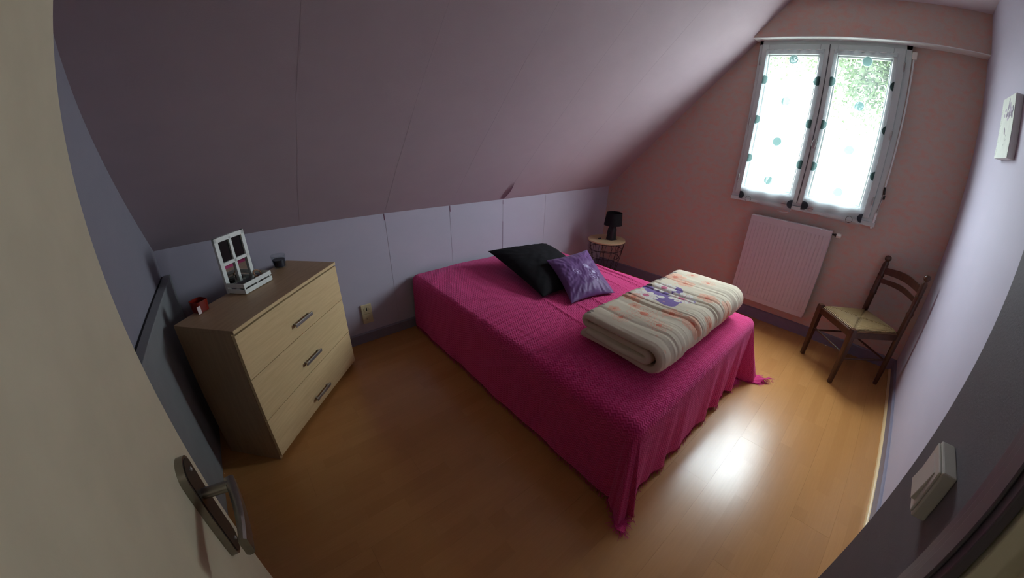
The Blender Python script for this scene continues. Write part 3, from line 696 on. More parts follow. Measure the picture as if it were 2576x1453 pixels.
# wooden ring and dark pod at the right
rg = B(); rg.tube([plM @ Vector((0.160 + 0.022 * math.cos(a), 0.052 + 0.012 * math.sin(a), 0.056 + 0.017 * math.sin(a))) for a in np.linspace(0, 2 * PI, 20, endpoint=False)], 0.0035, 8, close=True)
tag(rg.obj('napkin_ring', wood('copper_wood', (0.35, 0.17, 0.09), (0.25, 0.12, 0.06)), smooth=True), 'reddish brown wooden ring at right end of the white crate', 'ring')
b = B(); Tm = Matrix.Translation(plM @ Vector((0.163, 0.056, 0.026))) @ Matrix.Diagonal((1.15, 1, 0.9, 1))
b.lathe([(0.001 + 0.021 * math.sin(a), -0.021 * math.cos(a)) for a in np.linspace(0.02, PI - 0.02, 12)], 14, T=Tm)
tag(b.obj('dark_ball', 'brown', smooth=True), 'round dark brown ball lying inside the white crate', 'ball')

tumbler('glass_candle', dpt(0.742, 0.300), 0.043, 0.080, 0.052, 'blackwax', 'clear glass tumbler holding dark blue wax, on dresser beside the wall', 'candle', taper=0.82)
# red square candle pot with tag
rc = empty('red_candle_pot', dpt(0.150, 0.322), ANG - 0.1, label='small red glass candle pot with pink tag at left end of dresser', cat='candle')
b = B(); 
rings = []
for (s_, z) in ((0.026, 0.0), (0.030, 0.003), (0.034, 0.058), (0.031, 0.058), (0.027, 0.010)):
    ring = []
    for k in range(32):
        a = 2 * PI * k / 32; c_, sn = math.cos(a), math.sin(a); q_ = (abs(c_) ** 5 + abs(sn) ** 5) ** (-1 / 5); ring.append(b.bm.verts.new((s_ * q_ * c_, s_ * q_ * sn, z)))
    rings.append(ring)
for A, C_ in zip(rings, rings[1:]):
    for k in range(32): b.bm.faces.new((A[k], A[(k + 1) % 32], C_[(k + 1) % 32], C_[k]))
b.bm.faces.new(rings[0][::-1]); b.bm.faces.new(rings[-1])
b.obj('glass_pot', 'redglass', rc, smooth=True)
B().box(-0.040, -0.022, -0.037, -0.0355, 0.004, 0.042).obj('paper_tag', 'tag', rc)
B().box(-0.006, 0.006, -0.006, 0.006, 0.011, 0.03).obj('wick_block', 'brown', rc)

# ------------------------------------------------------------------ bed
BX0, BX1, BY0, BY1, BZ = 1.53, 3.03, 0.975, W - 0.045, 0.490
bed = empty('bed', ((BX0 + BX1) / 2, (BY0 + BY1) / 2, 0), label='double bed under the magenta bedspread, head against the low wall', cat='bed')
hx, hy = (BX1 - BX0) / 2 - 0.02, (BY1 - BY0) / 2 - 0.02
B().box(-hx + .02, hx - .02, -hy + .02, hy - .01, 0.13, 0.255, .01).obj('bed_base', 'darkwood', bed)
B().box(-hx, hx, -hy, hy, 0.257, 0.462, .04, 4).obj('mattress', 'mattress', bed, smooth=True)
for sx in (-1, 1):
    for sy in (-1, 1):
        B().lathe([(0.022, 0.0), (0.03, 0.13)], 14, (sx * (hx - .12), sy * (hy - .12), 0)).obj('leg', 'darkwood', bed, smooth=True)

# bedspread
RR = 0.055
ix0, ix1, iy0 = BX0 + RR, BX1 - RR, BY0 + RR
ns, ntt = 620, 620
H = 0.49
s_ = np.concatenate([np.linspace(-H, 0, 150, endpoint=False), np.linspace(0, ix1 - ix0, 320, endpoint=False), np.linspace(ix1 - ix0, ix1 - ix0 + H, 150)])
t_ = np.concatenate([np.linspace(-H, 0, 150, endpoint=False), np.linspace(0, BY1 - iy0, 420)])
Sg, Tg = np.meshgrid(s_, t_, indexing='ij'); WX = ix1 - ix0
Tg = np.where(Tg < 0, Tg * (1 + 0.20 * np.clip((Sg - WX + 0.25) / 0.5, 0, 1.4)), Tg)
a_l = np.clip(-Sg, 0, None); a_r = np.clip(Sg - WX, 0, None); bb = np.clip(-Tg, 0, None)
aa = a_l + a_r; sgn = np.where(a_r > 0, 1.0, -1.0)
r = np.hypot(aa, bb); r = np.where((aa > 0) & (bb > 0) & (r > 0.47), 0.47 + (r - 0.47) * 0.42, r); phi = np.arctan2(bb, aa)                 # 0: side, pi/2: foot
arcl = RR * PI / 2
out = np.where(r < arcl, RR * np.sin(np.minimum(r, arcl) / RR), RR); down = np.where(r < arcl, RR * (1 - np.cos(np.minimum(r, arcl) / RR)), RR + (r - arcl))
corner = (aa > 0) & (bb > 0)
cw = np.where(corner, np.sin(2 * phi), 0.0)                    # 1 on the diagonal
hang = np.clip((r - arcl) / 0.4, 0, 1.6)
# cone flare and folds
flare = 0.012 * hang + 0.075 * cw ** 1.0 * hang
arcpos_foot = np.where(Sg < 0, 0, np.where(Sg > WX, WX, Sg)); arcpos_side = Tg
foldF = np.where(bb > 0, 1, 0) * hang * (0.012 * np.sin(arcpos_foot * 26 + 1.0) + 0.010 * np.sin(arcpos_foot * 43 + 2 * np.sin(arcpos_foot * 5)) ) * (0.5 + 0.5 * np.clip(arcpos_foot / WX * 1.4, 0, 1))
foldS = np.where((aa > 0) & (bb <= 0), 1, 0) * hang * (0.004 * np.sin(arcpos_side * 9) + 0.003 * np.sin(arcpos_side * 23))
foldC = cw * hang * (0.020 * np.sin(phi * 11 + 0.6) + 0.008 * np.sin(phi * 23))
out = out + flare + np.where(corner, 0, 1) * (foldF + foldS) + foldC + np.where(corner, (foldF) * (phi / (PI / 2)) ** 3, 0)
down = down - 0.10 * cw * hang * 0.0
zfl = 0.010
Zc0 = BZ - down
over = np.clip(zfl - Zc0, 0, None)                             # length lying on the floor
out = out + over * 0.95
ripple = np.clip(over * 12, 0, 1)
Zs = np.maximum(Zc0, zfl + ripple * 0.012 * (1 + np.sin(phi * 17 + r * 30)) + ripple * 0.004)
dirx = np.where(r > 0, np.cos(phi) * sgn, 0); diry = np.where(r > 0, -np.sin(phi), 0)
bx = np.clip(Sg, 0, WX) + ix0; by = np.where(Tg < 0, 0, Tg) + iy0
# the cloth at the right foot corner is pulled towards the foot
pull = np.where(sgn > 0, 1, 0) * cw * hang
X = bx + dirx * out + pull * 0.02; Y = by + diry * out - pull * 0.05
un = np.clip((Sg) / WX, 0, 1); tn = np.clip(Tg / (BY1 - iy0), 0, 1)
crown = 0.026 * (1 - (2 * un - 1) ** 4) * np.clip(1 - (2 * tn - 1) ** 6, 0, 1)
top = np.where(r == 0, 1.0, np.clip(1 - r / 0.08, 0, 1))
wr_ = 0.0045 * fbm(Sg * 1.2, Tg * 1.2, 11, 4, 1.1) 
ridge = 0.0
for (sx0, t0, ln, w_, h_) in ((1.33, 1.05, 0.30, 0.012, 0.012), (1.25, 0.95, 0.35, 0.012, 0.008), (1.12, 1.0, 0.25, 0.01, 0.006), (0.72, 0.70, 0.35, 0.014, 0.008), (0.55, 0.55, 0.3, 0.012, 0.007), (0.42, 0.75, 0.3, 0.012, 0.006), (0.80, 1.35, 0.3, 0.02, 0.007)):
    ridge = ridge + h_ * np.exp(-((Sg - sx0 - 0.15 * (Tg - t0)) / w_) ** 2 - ((Tg - t0) / ln) ** 4)
Z = Zs + top * (crown + wr_ + ridge) + 0.0
# slight sag between the head hump and the middle (two pillows beneath)
Z = Z + top * 0.018 * np.exp(-((Tg - 1.85) / 0.22) ** 2) * (np.exp(-((Sg - 0.35) / 0.28) ** 2) + np.exp(-((Sg - 1.05) / 0.28) ** 2))
Pc = np.stack([X, Y, Z], -1); UV = np.stack([Sg, Tg], -1)
spread_me = grid_mesh('bedspread', Pc, uv=UV)
sp = link('bedspread', spread_me, 'spread')
so_ = sp.modifiers.new('thick', 'SOLIDIFY'); so_.thickness = 0.003; so_.offset = -1
tag(sp, 'magenta woven bedspread with fringed corners draped over the double bed', 'bedspread')
# fringe along the hems
fv, ff = [], []
def strand(p0, d, ln, rad, rs):
    p = Vector(p0); d = Vector(d).normalized(); cur = None; base = len(fv); n = 5
    for i in range(n + 1):
        rr_ = rad * (1 - 0.5 * i / n)
        for k in range(3):
            a = 2 * PI * k / 3; fv.append((p.x + rr_ * math.cos(a), p.y + rr_ * math.sin(a), p.z + (rr_ * 0.8 if k == 0 else -rr_ * .2)))
        if i < n:
            for k in range(3): ff.append((base + i * 3 + k, base + i * 3 + (k + 1) % 3, base + i * 3 + 3 + (k + 1) % 3, base + i * 3 + 3 + k))
        st = d * (ln / n) + Vector((rs.normal(), rs.normal(), rs.normal())) * ln * 0.05; st.z -= ln / n * 0.45
        p = p + st
        if p.z < 0.004: p.z = 0.004 + abs(rs.normal()) * 0.002
rs = np.random.default_rng(5)
def hem(idx):
    last = None
    for (i, j, i2, j2) in idx:
        p = Pc[i, j]; q_ = Pc[i2, j2]; d = p - q_; d = d / (np.linalg.norm(d) + 1e-9)
        if last is not None and np.linalg.norm(p - last) < 0.0065: continue
        last = p
        for k in range(2): strand(p + rs.normal(size=3) * 0.0015, d + rs.normal(size=3) * 0.25, rs.uniform(0.018, 0.036), 0.0011, rs)
NS, NTT = Sg.shape
hem([(i, 0, i, 3) for i in range(0, NS)])
hem([(0, j, 3, j) for j in range(0, NTT)])
hem([(NS - 1, j, NS - 4, j) for j in range(0, NTT, 2)])
fr = link('fringe', mesh_from('fringe', fv, ff), 'fringe', sp); fr['kind'] = 'stuff'

# ------------------------------------------------------------------ cushions
def cushion(name, A_, B_, C_, D_, th, label, mt, pinch=0.06, n=90, cols=None, seed=0, wr=0.006, bf=0.5):
    """A,B,C,D world corners of the middle plane (A->B->C->D around)"""
    A_, B_, C_, D_ = map(np.array, (A_, B_, C_, D_)); u = np.linspace(-1, 1, n); U, V_ = np.meshgrid(u, u, indexing='ij')
    cen = (A_ + B_ + C_ + D_) / 4
    k = 1 - pinch * (1 - V_ ** 2); k2 = 1 - pinch * (1 - U ** 2); U2, V2 = U * k, V_ * k2
    P = ((1 - U2) * (1 - V2))[..., None] * B_ / 4 + ((1 + U2) * (1 - V2))[..., None] * C_ / 4 + ((1 + U2) * (1 + V2))[..., None] * D_ / 4 + ((1 - U2) * (1 + V2))[..., None] * A_ / 4
    nn = np.cross(C_ - B_, A_ - B_); nn = nn / np.linalg.norm(nn); nn = nn if nn[2] > 0 else -nn
    prof = ((1 - U ** 4) * (1 - V_ ** 4)) ** 0.55 * (0.55 + 0.45 * (1 - 0.5 * (U ** 2 + V_ ** 2)))
    edge = np.clip(1 - np.maximum(abs(U), abs(V_)), 0, 1)
    w1 = wr * fbm(U, V_, seed, 4, 0.9) * prof ** 0.3 * np.clip(edge * 8, 0, 1)
    # radiating puckers from the corners
    ang = np.arctan2(V_, U); pk = wr * 0.25 * np.sin(ang * 26 + 4 * np.hypot(U, V_)) * np.clip((np.hypot(U, V_) - 0.55) * 2, 0, 1) * np.clip(edge * 10, 0, 1)
    top = P + nn * (prof * th / 2 + w1 + pk)[..., None]; bot = P - nn * (prof * th / 2 * bf)[..., None]
    bot[..., 2] = np.maximum(bot[..., 2], 0.532); top[..., 2] = np.maximum(top[..., 2], 0.534)
    nvt = n * n; V = np.concatenate([top.reshape(-1, 3), bot.reshape(-1, 3)]) - cen
    idx = np.arange(nvt).reshape(n, n); F = []
    a, b2, c, d = idx[:-1, :-1].ravel(), idx[1:, :-1].ravel(), idx[1:, 1:].ravel(), idx[:-1, 1:].ravel()
    F += list(zip(a, b2, c, d)); F += list(zip(d + nvt, c + nvt, b2 + nvt, a + nvt))
    me = mesh_from(name, V, F)
    bm = bmesh.new(); bm.from_mesh(me)
    bm.verts.ensure_lookup_table()
    bmesh.ops.remove_doubles(bm, verts=bm.verts[:], dist=1e-5); bmesh.ops.recalc_face_normals(bm, faces=bm.faces[:])
    bm.to_mesh(me); bm.free()
    if cols is not None:
        co = np.empty(len(me.vertices) * 3); me.vertices.foreach_get('co', co); co = co.reshape(-1, 3)
        add_cols(me, 'print', cols(co, (C_ + D_ - A_ - B_) / 4, (A_ + D_ - B_ - C_) / 4, nn))
    me.shade_smooth()
    o = link(name, me, mt, loc=tuple(cen)); tag(o, label, 'cushion'); return o
cushion('black_cushion', (2.10, 2.78, 0.665), (2.02, 2.02, 0.545), (2.58, 1.98, 0.545), (2.66, 2.64, 0.665), 0.17, 'large plain black cushion lying behind the purple one on the bed', 'blackfab', seed=3, pinch=0.05)
def purple_cols(co, ax, ay, nn):
    lx, ly = np.linalg.norm(ax), np.linalg.norm(ay); x = co @ (ax / lx) / lx; y = co @ (ay / ly) / ly; sd = co @ nn
    c = np.ones((len(co), 3)) * np.array([0.115, 0.042, 0.165]); pale = np.array([0.45, 0.38, 0.58])
    for (fx, fy, R_, solid) in ((0.22, 0.12, 0.12, 1), (0.30, -0.14, 0.17, 0), (0.12, -0.36, 0.13, 0), (-0.28, -0.1, 0.12, 0)):
        rr_ = np.hypot(x - fx, y - fy); an = np.arctan2(y - fy, x - fx); pr = R_ * (0.72 + 0.28 * np.abs(np.cos(2.5 * an)))
        mk = (rr_ < pr) if solid else (np.abs(rr_ - pr) < 0.011)
        mk &= sd > 0; c[mk] = c[mk] * 0.35 + pale * 0.65
        mk = (rr_ < R_ * 0.33) & (sd > 0); c[mk] = pale
    return c
cushion('purple_cushion', (2.26, 2.24, 0.70), (2.115, 1.845, 0.535), (2.505, 1.775, 0.525), (2.705, 2.215, 0.705), 0.13, 'purple satin cushion with pale flower print leaning on the black cushion', 'purple', pinch=0.09, n=260, cols=purple_cols, seed=8, wr=0.008, bf=0.12)

# ------------------------------------------------------------------ folded duvet
def duvet():
    th = 0.040; zb = 0.526
    # path in (y, z), starting with the loose end of the lowest layer
    pts = []
    def line(p, q_, n): [pts.append((p[0] + (q_[0] - p[0]) * i / n, p[1] + (q_[1] - p[1]) * i / n)) for i in range(n)]
    def arc(c, rad, a0, a1, n, sy=1.0): [pts.append((c[0] + rad * sy * math.cos(a0 + (a1 - a0) * i / n), c[1] + rad * math.sin(a0 + (a1 - a0) * i / n))) for i in range(n)]
    z0 = zb + th / 2; z3 = z0 + 0.128; R1 = (z3 - z0) / 2
    line((1.545, z0 + 0.012), (1.16, z0), 30)
    arc((1.16, z0 + R1), R1, -PI / 2, -3 * PI / 2, 64, 1.0)
    line((1.16, z3), (1.515, z3 - 0.006), 130)
    arc((1.515, z3 - 0.006 - 0.022), 0.022, PI / 2, -PI / 2, 12)
    line((1.515, z3 - 0.05), (1.172, z3 - 0.042), 26)
    arc((1.172, z3 - 0.042 - 0.022), 0.022, PI / 2, 3 * PI / 2, 10)
    line((1.172, z3 - 0.086), (1.50, z3 - 0.083), 26); pts.append((1.50, z3 - 0.083))
    P = np.array(pts); N = len(P)
    tg = np.gradient(P, axis=0); tg /= np.linalg.norm(tg, axis=1)[:, None]; nr = np.stack([-tg[:, 1], tg[:, 0]], 1)
    sL = np.concatenate([[0], np.cumsum(np.linalg.norm(np.diff(P, axis=0), axis=1))])
    nx = 460; xs = np.linspace(0, 1, nx); x0, x1 = 1.845, 2.915
    # two skins: outer (+n side depends on travel) and inner
    top_i = np.argmin(np.abs(np.arange(N) - (30 + 64)))
    out = []
    e = np.minimum(xs, 1 - xs); taper = np.clip(e / 0.02, 0, 1) ** 0.5 * 0.28 + 0.72
    SL_, XS = np.meshgrid(sL, xs)
    crease = np.zeros_like(SL_)
    for (xc, w_, a_) in ((0.34, 0.010, 0.011), (0.385, 0.006, 0.005), (0.60, 0.010, 0.010), (0.56, 0.007, 0.006), (0.66, 0.008, 0.005), (0.80, 0.009, 0.004), (0.12, 0.01, 0.003)):
        crease += a_ * np.exp(-((XS - xc - 0.02 * np.sin(SL_ * 6)) / w_) ** 2)
    puff = 0.007 * np.sin(PI * np.clip((XS % 0.27) / 0.27, 0, 1)) 
    wrk = 0.0028 * fbm(XS * 7, SL_ * 1.2, 21, 4, 0.8) + 0.0016 * (fbm(XS * 34, SL_ * 1.5, 33, 3, 0.9) + 0.6 * np.sin(XS * 95 + 4 * fbm(XS * 3, SL_ * 1.2, 4, 2, 1.0))) * np.clip(np.exp(-((SL_ - sL[75]) / 0.14) ** 2) + 0.12, 0, 1)
    wob = 0.006 * fbm(XS * 2.0, SL_ * 1.6, 5, 3, 0.8)
    hth = th / 2 * taper[:, None]
    d_out = hth * 1.06 + (puff - crease + wrk); d_in = hth
    yy = P[None, :, 0]; zz = P[None, :, 1]
    # spread of layers ends towards the near side
    XX = x0 + (x1 - x0) * XS + 0.012 * np.sin(SL_ * 7) * (1 - XS) ** 3 - 0.010 * ((SL_ / sL[-1]) - 0.5) * (1 - XS) ** 4
    zb_off = 0.0 * XX
    O = np.stack([XX, yy + (-nr[None, :, 0]) * 0 + nr[None, :, 0] * d_out * SG + wob * 0.5, zz + nr[None, :, 1] * d_out * SG + wob * 0.3], -1)
    I = np.stack([XX, yy - nr[None, :, 0] * d_in * SG + wob * 0.5, zz - nr[None, :, 1] * d_in * SG + wob * 0.3], -1)
    # printed side: outer skin
    base = np.array([0.72, 0.63, 0.485]); col = np.ones((nx, N, 3)) * base
    PX_ = (x0 + (x1 - x0) * XS); sf = SL_ - sL[30 + 64]        # metres along the top from the foot fold (0 .. .355)
    def stamp(mk, c, k=1.0): col[mk] = col[mk] * (1 - k) + np.array(c) * k
    def local(cx, cs): return np.hypot(PX_ - cx, sf - cs), np.arctan2(sf - cs, PX_ - cx)
    sal = (0.78, 0.40, 0.27); pur = (0.22, 0.15, 0.36)
    def flower(cx, cs, R_, petals, c_pet, c_mid, rot=0, outline=False, k=0.8):
        r_, a_ = local(cx, cs); pr = R_ * (0.62 + 0.38 * np.abs(np.cos(petals / 2 * (a_ + rot))) ** 0.6)
        if outline:
            for q_ in (1.0, 0.72, 0.45): stamp(np.abs(r_ - pr * q_) < 0.0022, c_pet, k)
        else: stamp(r_ < pr, c_pet, k)
        stamp((r_ < R_ * 0.75) & (np.abs(np.sin(petals * (a_ + rot))) < 0.16), c_mid, 0.8); stamp(r_ < R_ * 0.26, c_mid, 0.95)
    # purple patch with three white flowers
    r_, a_ = local(2.40, 0.215); stamp((r_ < 0.168 * (0.85 + 0.15 * np.cos(5 * a_))), pur, 1)
    for (cx, cs, R_) in ((2.44, 0.130, 0.082), (2.50, 0.275, 0.076), (2.30, 0.285, 0.074)): flower(cx, cs, R_, 9, (0.80, 0.76, 0.68), (0.62, 0.16, 0.26), rot=cx * 7, k=1)
    stamp(local(2.35, 0.215)[0] < 0.022, (0.80, 0.77, 0.70), 1)
    for (cx, cs, R_, o_) in ((2.08, 0.16, 0.075, True), (2.02, 0.045, 0.045, True), (2.22, 0.315, 0.05, False), (2.20, 0.07, 0.045, False), (2.68, 0.22, 0.05, False), (2.74, 0.32, 0.06, False), (2.80, 0.12, 0.035, True),
                           (2.13, 0.25, 0.03, False), (2.56, 0.03, 0.05, False), (2.20, -0.04, 0.05, False), (2.62, -0.10, 0.06, False), (2.35, -0.08, 0.035, False), (2.85, 0.25, 0.03, True), (1.95, 0.22, 0.04, True), (2.0, 0.30, 0.03, False)):
        flower(cx, cs, R_ * 1.25, 5 if not o_ else 8, sal, (0.70, 0.24, 0.16), rot=cx * 5, outline=o_, k=0.68)
    rr2 = np.random.default_rng(9)
    for k in range(46):                                         # dark border leaves along the wrapped edge and the rear
        cx = rr2.uniform(1.86, 2.9); cs = 0.37 + rr2.normal() * 0.012; r_, a_ = local(cx, cs); stamp(r_ < 0.009, (0.16, 0.13, 0.13), 0.8)
    for k in range(40):
        cx = rr2.uniform(1.86, 2.9); cs = rr2.uniform(-0.15, 0.34); r_, a_ = local(cx, cs); stamp(r_ < 0.007, sal, 0.5)
    colI = np.ones((nx, N, 3)) * np.array([0.62, 0.50, 0.38]); 
    # closed cross-section ring: outer skin forward, inner skin backward
    ringP = np.concatenate([O, I[:, ::-1]], 1); ringC = np.concatenate([col, colI[:, ::-1]], 1)
    cen = np.array([x0, 1.1, 0])
    me = grid_mesh('duvet', np.transpose(ringP - cen, (1, 0, 2)), cols=np.transpose(ringC, (1, 0, 2)), close_u=True)
    # end caps as quad strips between the skins, rounded outwards
    bm = bmesh.new(); bm.from_mesh(me); bm.verts.ensure_lookup_table(); lay = bm.verts.layers.float_color['print']; VL = list(bm.verts)
    for side in (0, nx - 1):
        dx = -0.012 if side == 0 else 0.012; prevm = None
        for j in range(N):
            vo = VL[j * nx + side]; vi = VL[(2 * N - 1 - j) * nx + side]
            mv = bm.verts.new((vo.co + vi.co) / 2 + Vector((dx, 0, 0))); mv[lay] = (0.66, 0.58, 0.46, 1)
            if prevm:
                bm.faces.new((prevm[0], vo, mv, prevm[1])); bm.faces.new((prevm[1], mv, vi, prevm[2]))
            prevm = (vo, mv, vi)
    bmesh.ops.recalc_face_normals(bm, faces=bm.faces[:]); bm.to_mesh(me); bm.free(); me.shade_smooth()
    o = link('folded_duvet', me, 'duvet', loc=tuple(cen))
    tag(o, 'folded cream duvet with purple and salmon flowers on foot of bed', 'duvet'); return o
SG = 1.0
duvet()

# ------------------------------------------------------------------ wire side table and lamp
tb = empty('side_table', (3.735, 2.735, 0), label='round wire basket side table with pale wooden top in the far corner', cat='table')
B().lathe([(0.200, 0.482), (0.205, 0.485), (0.205, 0.497), (0.203, 0.5), (0.0005, 0.5)], 48).obj('table_top', 'tabletop', tb, smooth=True)
for (R1, z) in ((0.203, 0.480), (0.160, 0.30), (0.125, 0.012), (0.178, 0.39)):
    B().tube([(R1 * math.cos(a), R1 * math.sin(a), z) for a in np.linspace(0, 2 * PI, 40, endpoint=False)], 0.003, 6, close=True).obj('wire_ring', 'wirem', tb, smooth=True)
for k in range(14):
    a = 2 * PI * k / 14
    for s_g in (1, -1):
        a2 = a + s_g * 0.42
        if s_g == -1 and k % 2: continue
        pts = []
        for i in range(7):
            t = i / 6; R1 = 0.203 - 0.078 * t; aa_ = a + (a2 - a) * t; pts.append((R1 * math.cos(aa_), R1 * math.sin(aa_), 0.480 - 0.468 * t))
        B().tube(pts, 0.0020, 5).obj('wire', 'wirem', tb, smooth=True)
lm = empty('table_lamp', (3.765, 2.700, 0.5), label='black table lamp with drum shade on the round wire table', cat='lamp')
b = B(); b.lathe([(0.050, 0.0), (0.054, 0.004), (0.052, 0.03), (0.050, 0.09), (0.047, 0.12), (0.042, 0.13), (0.038, 0.150), (0.020, 0.158), (0.012, 0.175)], 28)
b.obj('lamp_base', 'ceramic', lm, smooth=True)
for s_g in (-1, 1):
    B().tube([(s_g * 0.045, 0.0, 0.085), (s_g * 0.062, 0, 0.088), (s_g * 0.066, 0, 0.075), (s_g * 0.052, 0, 0.06)], 0.006, 8).obj('ear', 'ceramic', lm, smooth=True)
b = B(); b.lathe([(0.098, 0.165), (0.083, 0.30), (0.0815, 0.30), (0.0965, 0.165), (0.098, 0.165)], 40, cap=False)
b.obj('lamp_shade', 'shade', lm, smooth=True)
b = B(); b.tube([(0, 0, 0.17), (0, 0, 0.235)], 0.014, 12)
for k in range(3): b.tube([(0, 0, 0.215), (0.088 * math.cos(k * 2.1), 0.088 * math.sin(k * 2.1), 0.215)], 0.0015, 5)
b.obj('bulb_holder', 'plastic', lm, smooth=True)
B().tube([(0.045, 0.01, 0.02), (0.062, 0.0, 0.045), (0.068, -0.01, 0.03), (0.055, -0.025, 0.005), (0.02, -0.062, 0.004), (-0.05, -0.04, 0.004), (-0.06, 0.01, 0.004), (-0.07, 0.035, 0.005), (-0.10, 0.06, 0.005), (-0.12, 0.085, 0.005)], 0.0025, 6).obj('power_cord', 'ceramic', lm, smooth=True)
B().box(-0.125, -0.085, 0.065, 0.085, 0.0015, 0.016, .004).obj('cord_switch', 'ceramic', lm)

# ------------------------------------------------------------------ chair in the right corner
CHC = Vector((3.812, 0.405, 0)); CHA = math.radians(42.0)
ch = empty('rush_chair', CHC, CHA, label='dark wooden ladder-back chair with woven rush seat under the window', cat='chair')
SH = 0.448
for (x, y) in ((-0.198, 0.212), (0.198, 0.205)):
    b = B(); pts = []
    pr = [(0.015, 0.0), (0.0175, 0.12), (0.022, 0.30), (0.0235, 0.395), (0.0235, 0.445), (0.019, 0.457)]
    # square-section tapering leg with softened edges
    rings = []
    for (r1, z) in pr:
        ring = []
        for k in range(16):
            a = 2 * PI * (k + .5) / 16; c_, s1 = math.cos(a), math.sin(a); q_ = (abs(c_) ** 6 + abs(s1) ** 6) ** (-1 / 6); ring.append(b.bm.verts.new((x + r1 * q_ * c_, y + r1 * q_ * s1, z)))
        rings.append(ring)
    for A, C_ in zip(rings, rings[1:]):
        for k in range(16): b.bm.faces.new((A[k], A[(k + 1) % 16], C_[(k + 1) % 16], C_[k]))
    b.bm.faces.new(rings[0][::-1]); b.bm.faces.new(rings[-1])
    b.obj('leg', 'darkwood', ch, smooth=True)
for (x, y) in ((-0.195, -0.205), (0.205, -0.205)):
    b = B(); lean = lambda z: -0.035 * max(0, (z - 0.45) / 0.45)
    prof = [(0.013, 0.0), (0.0165, 0.15), (0.018, 0.42), (0.018, 0.50), (0.0175, 0.58), (0.0215, 0.595), (0.0215, 0.605), (0.0175, 0.62), (0.019, 0.70), (0.0175, 0.73), (0.0215, 0.742), (0.0175, 0.755), (0.019, 0.80), (0.018, 0.838), (0.0125, 0.852), (0.011, 0.858), (0.018, 0.868), (0.0205, 0.882), (0.017, 0.896), (0.008, 0.903), (0.001, 0.904)]
    rings = []
    for r1, z in prof: rings.append([b.bm.verts.new((x + r1 * 1.2 * math.cos(2 * PI * k / 16), y + lean(z) + r1 * 1.2 * math.sin(2 * PI * k / 16), z)) for k in range(16)])
    for A, C_ in zip(rings, rings[1:]):
        for k in range(16): b.bm.faces.new((A[k], A[(k + 1) % 16], C_[(k + 1) % 16], C_[k]))
    b.bm.faces.new(rings[0][::-1]); b.bm.faces.new(rings[-1])
    b.obj('back_post', 'darkwood', ch, smooth=True)
def slat(z0, hgt, arch):
    b = B(); n = 24; R_ = []
    for i in range(n + 1):
        t = i / n; x = -0.185 + 0.38 * t; bow = -0.022 * math.sin(PI * t); yb_ = -0.205 - 0.035 * (z0 - 0.45) / 0.45 + bow
        top = z0 + hgt + arch * math.sin(PI * t) ** 1.5 ; bot = z0 + arch * 0.75 * math.sin(PI * t)
        R_.append([b.bm.verts.new(p) for p in ((x, yb_ - 0.006, bot), (x, yb_ + 0.006, bot), (x, yb_ + 0.006, top), (x, yb_ - 0.006, top))])
    for A, C_ in zip(R_, R_[1:]):
        for k in range(4): b.bm.faces.new((A[k], A[(k + 1) % 4], C_[(k + 1) % 4], C_[k]))
    b.bm.faces.new(R_[0][::-1]); b.bm.faces.new(R_[-1]); b.obj('back_slat', 'darkwood', ch, smooth=True)
slat(0.758, 0.054, 0.022); slat(0.686, 0.036, 0.020)
# seat rails
for (p, q_) in (((-0.198, 0.212), (0.198, 0.205)), ((-0.195, -0.205), (0.205, -0.205)), ((-0.198, 0.212), (-0.195, -0.205)), ((0.198, 0.205), (0.205, -0.205))):
    p = Vector((*p, 0)); q_ = Vector((*q_, 0)); d = (q_ - p).normalized(); nn_ = Vector((-d.y, d.x, 0)); p2, q2 = p + d * 0.018, q_ - d * 0.018
    b = B(); vs = []
    for z in (0.388, 0.438):
        for (pp, sg) in ((p2, -1), (p2, 1), (q2, 1), (q2, -1)): vs.append(b.bm.verts.new(pp + nn_ * 0.011 * sg + Vector((0, 0, z))))
    for f_ in ((3, 2, 1, 0), (4, 5, 6, 7), (0, 1, 5, 4), (1, 2, 6, 5), (2, 3, 7, 6), (3, 0, 4, 7)): b.bm.faces.new([vs[k] for k in f_])
    bmesh.ops.bevel(b.bm, geom=b.bm.edges[:], offset=0.003, segments=2, affect='EDGES')
    b.obj('seat_rail', 'darkwood', ch)
for (p, q_, z1, z2, rd) in (((-0.198, 0.212), (-0.195, -0.205), 0.215, 0.215, .008), ((0.198, 0.205), (0.205, -0.205), 0.225, 0.225, .008), ((-0.198, 0.212), (0.198, 0.205), 0.255, 0.255, .0075), ((-0.195, -0.205), (0.205, -0.205), 0.20, 0.20, .008)):
    B().tube([(p[0] + (q_[0] - p[0]) * t, p[1] + (q_[1] - p[1]) * t, z1) for t in (0.03, .3, .5, .7, 0.97)], [rd * .8, rd, rd * 1.1, rd, rd * .8], 10).obj('stretcher', 'darkwood', ch, smooth=True)
# rush seat in four woven wedges
n = 61; u = np.linspace(-1, 1, n); U, V_ = np.meshgrid(u, u, indexing='ij'); d_ = np.maximum(abs(U), abs(V_))
cx_ = np.stack([U * (0.190 + 0.003 * V_), V_ * 0.20, 0.455 + 0.014 * (1 - d_ ** 6) - 0.008 * (1 - d_) - 0.014 * np.exp(-((np.abs(abs(U) - abs(V_))) / 0.05) ** 2) * (d_ > .05) - 0.016 * d_ ** 14], -1)
al = np.where(abs(U) > abs(V_), V_, U)
rm = grid_mesh('seat', cx_, uv=np.stack([d_, al], -1)); rm.shade_smooth()
rs_o = link('seat', rm, 'rush', ch); md = rs_o.modifiers.new('t', 'SOLIDIFY'); md.thickness = 0.022; md.offset = -1

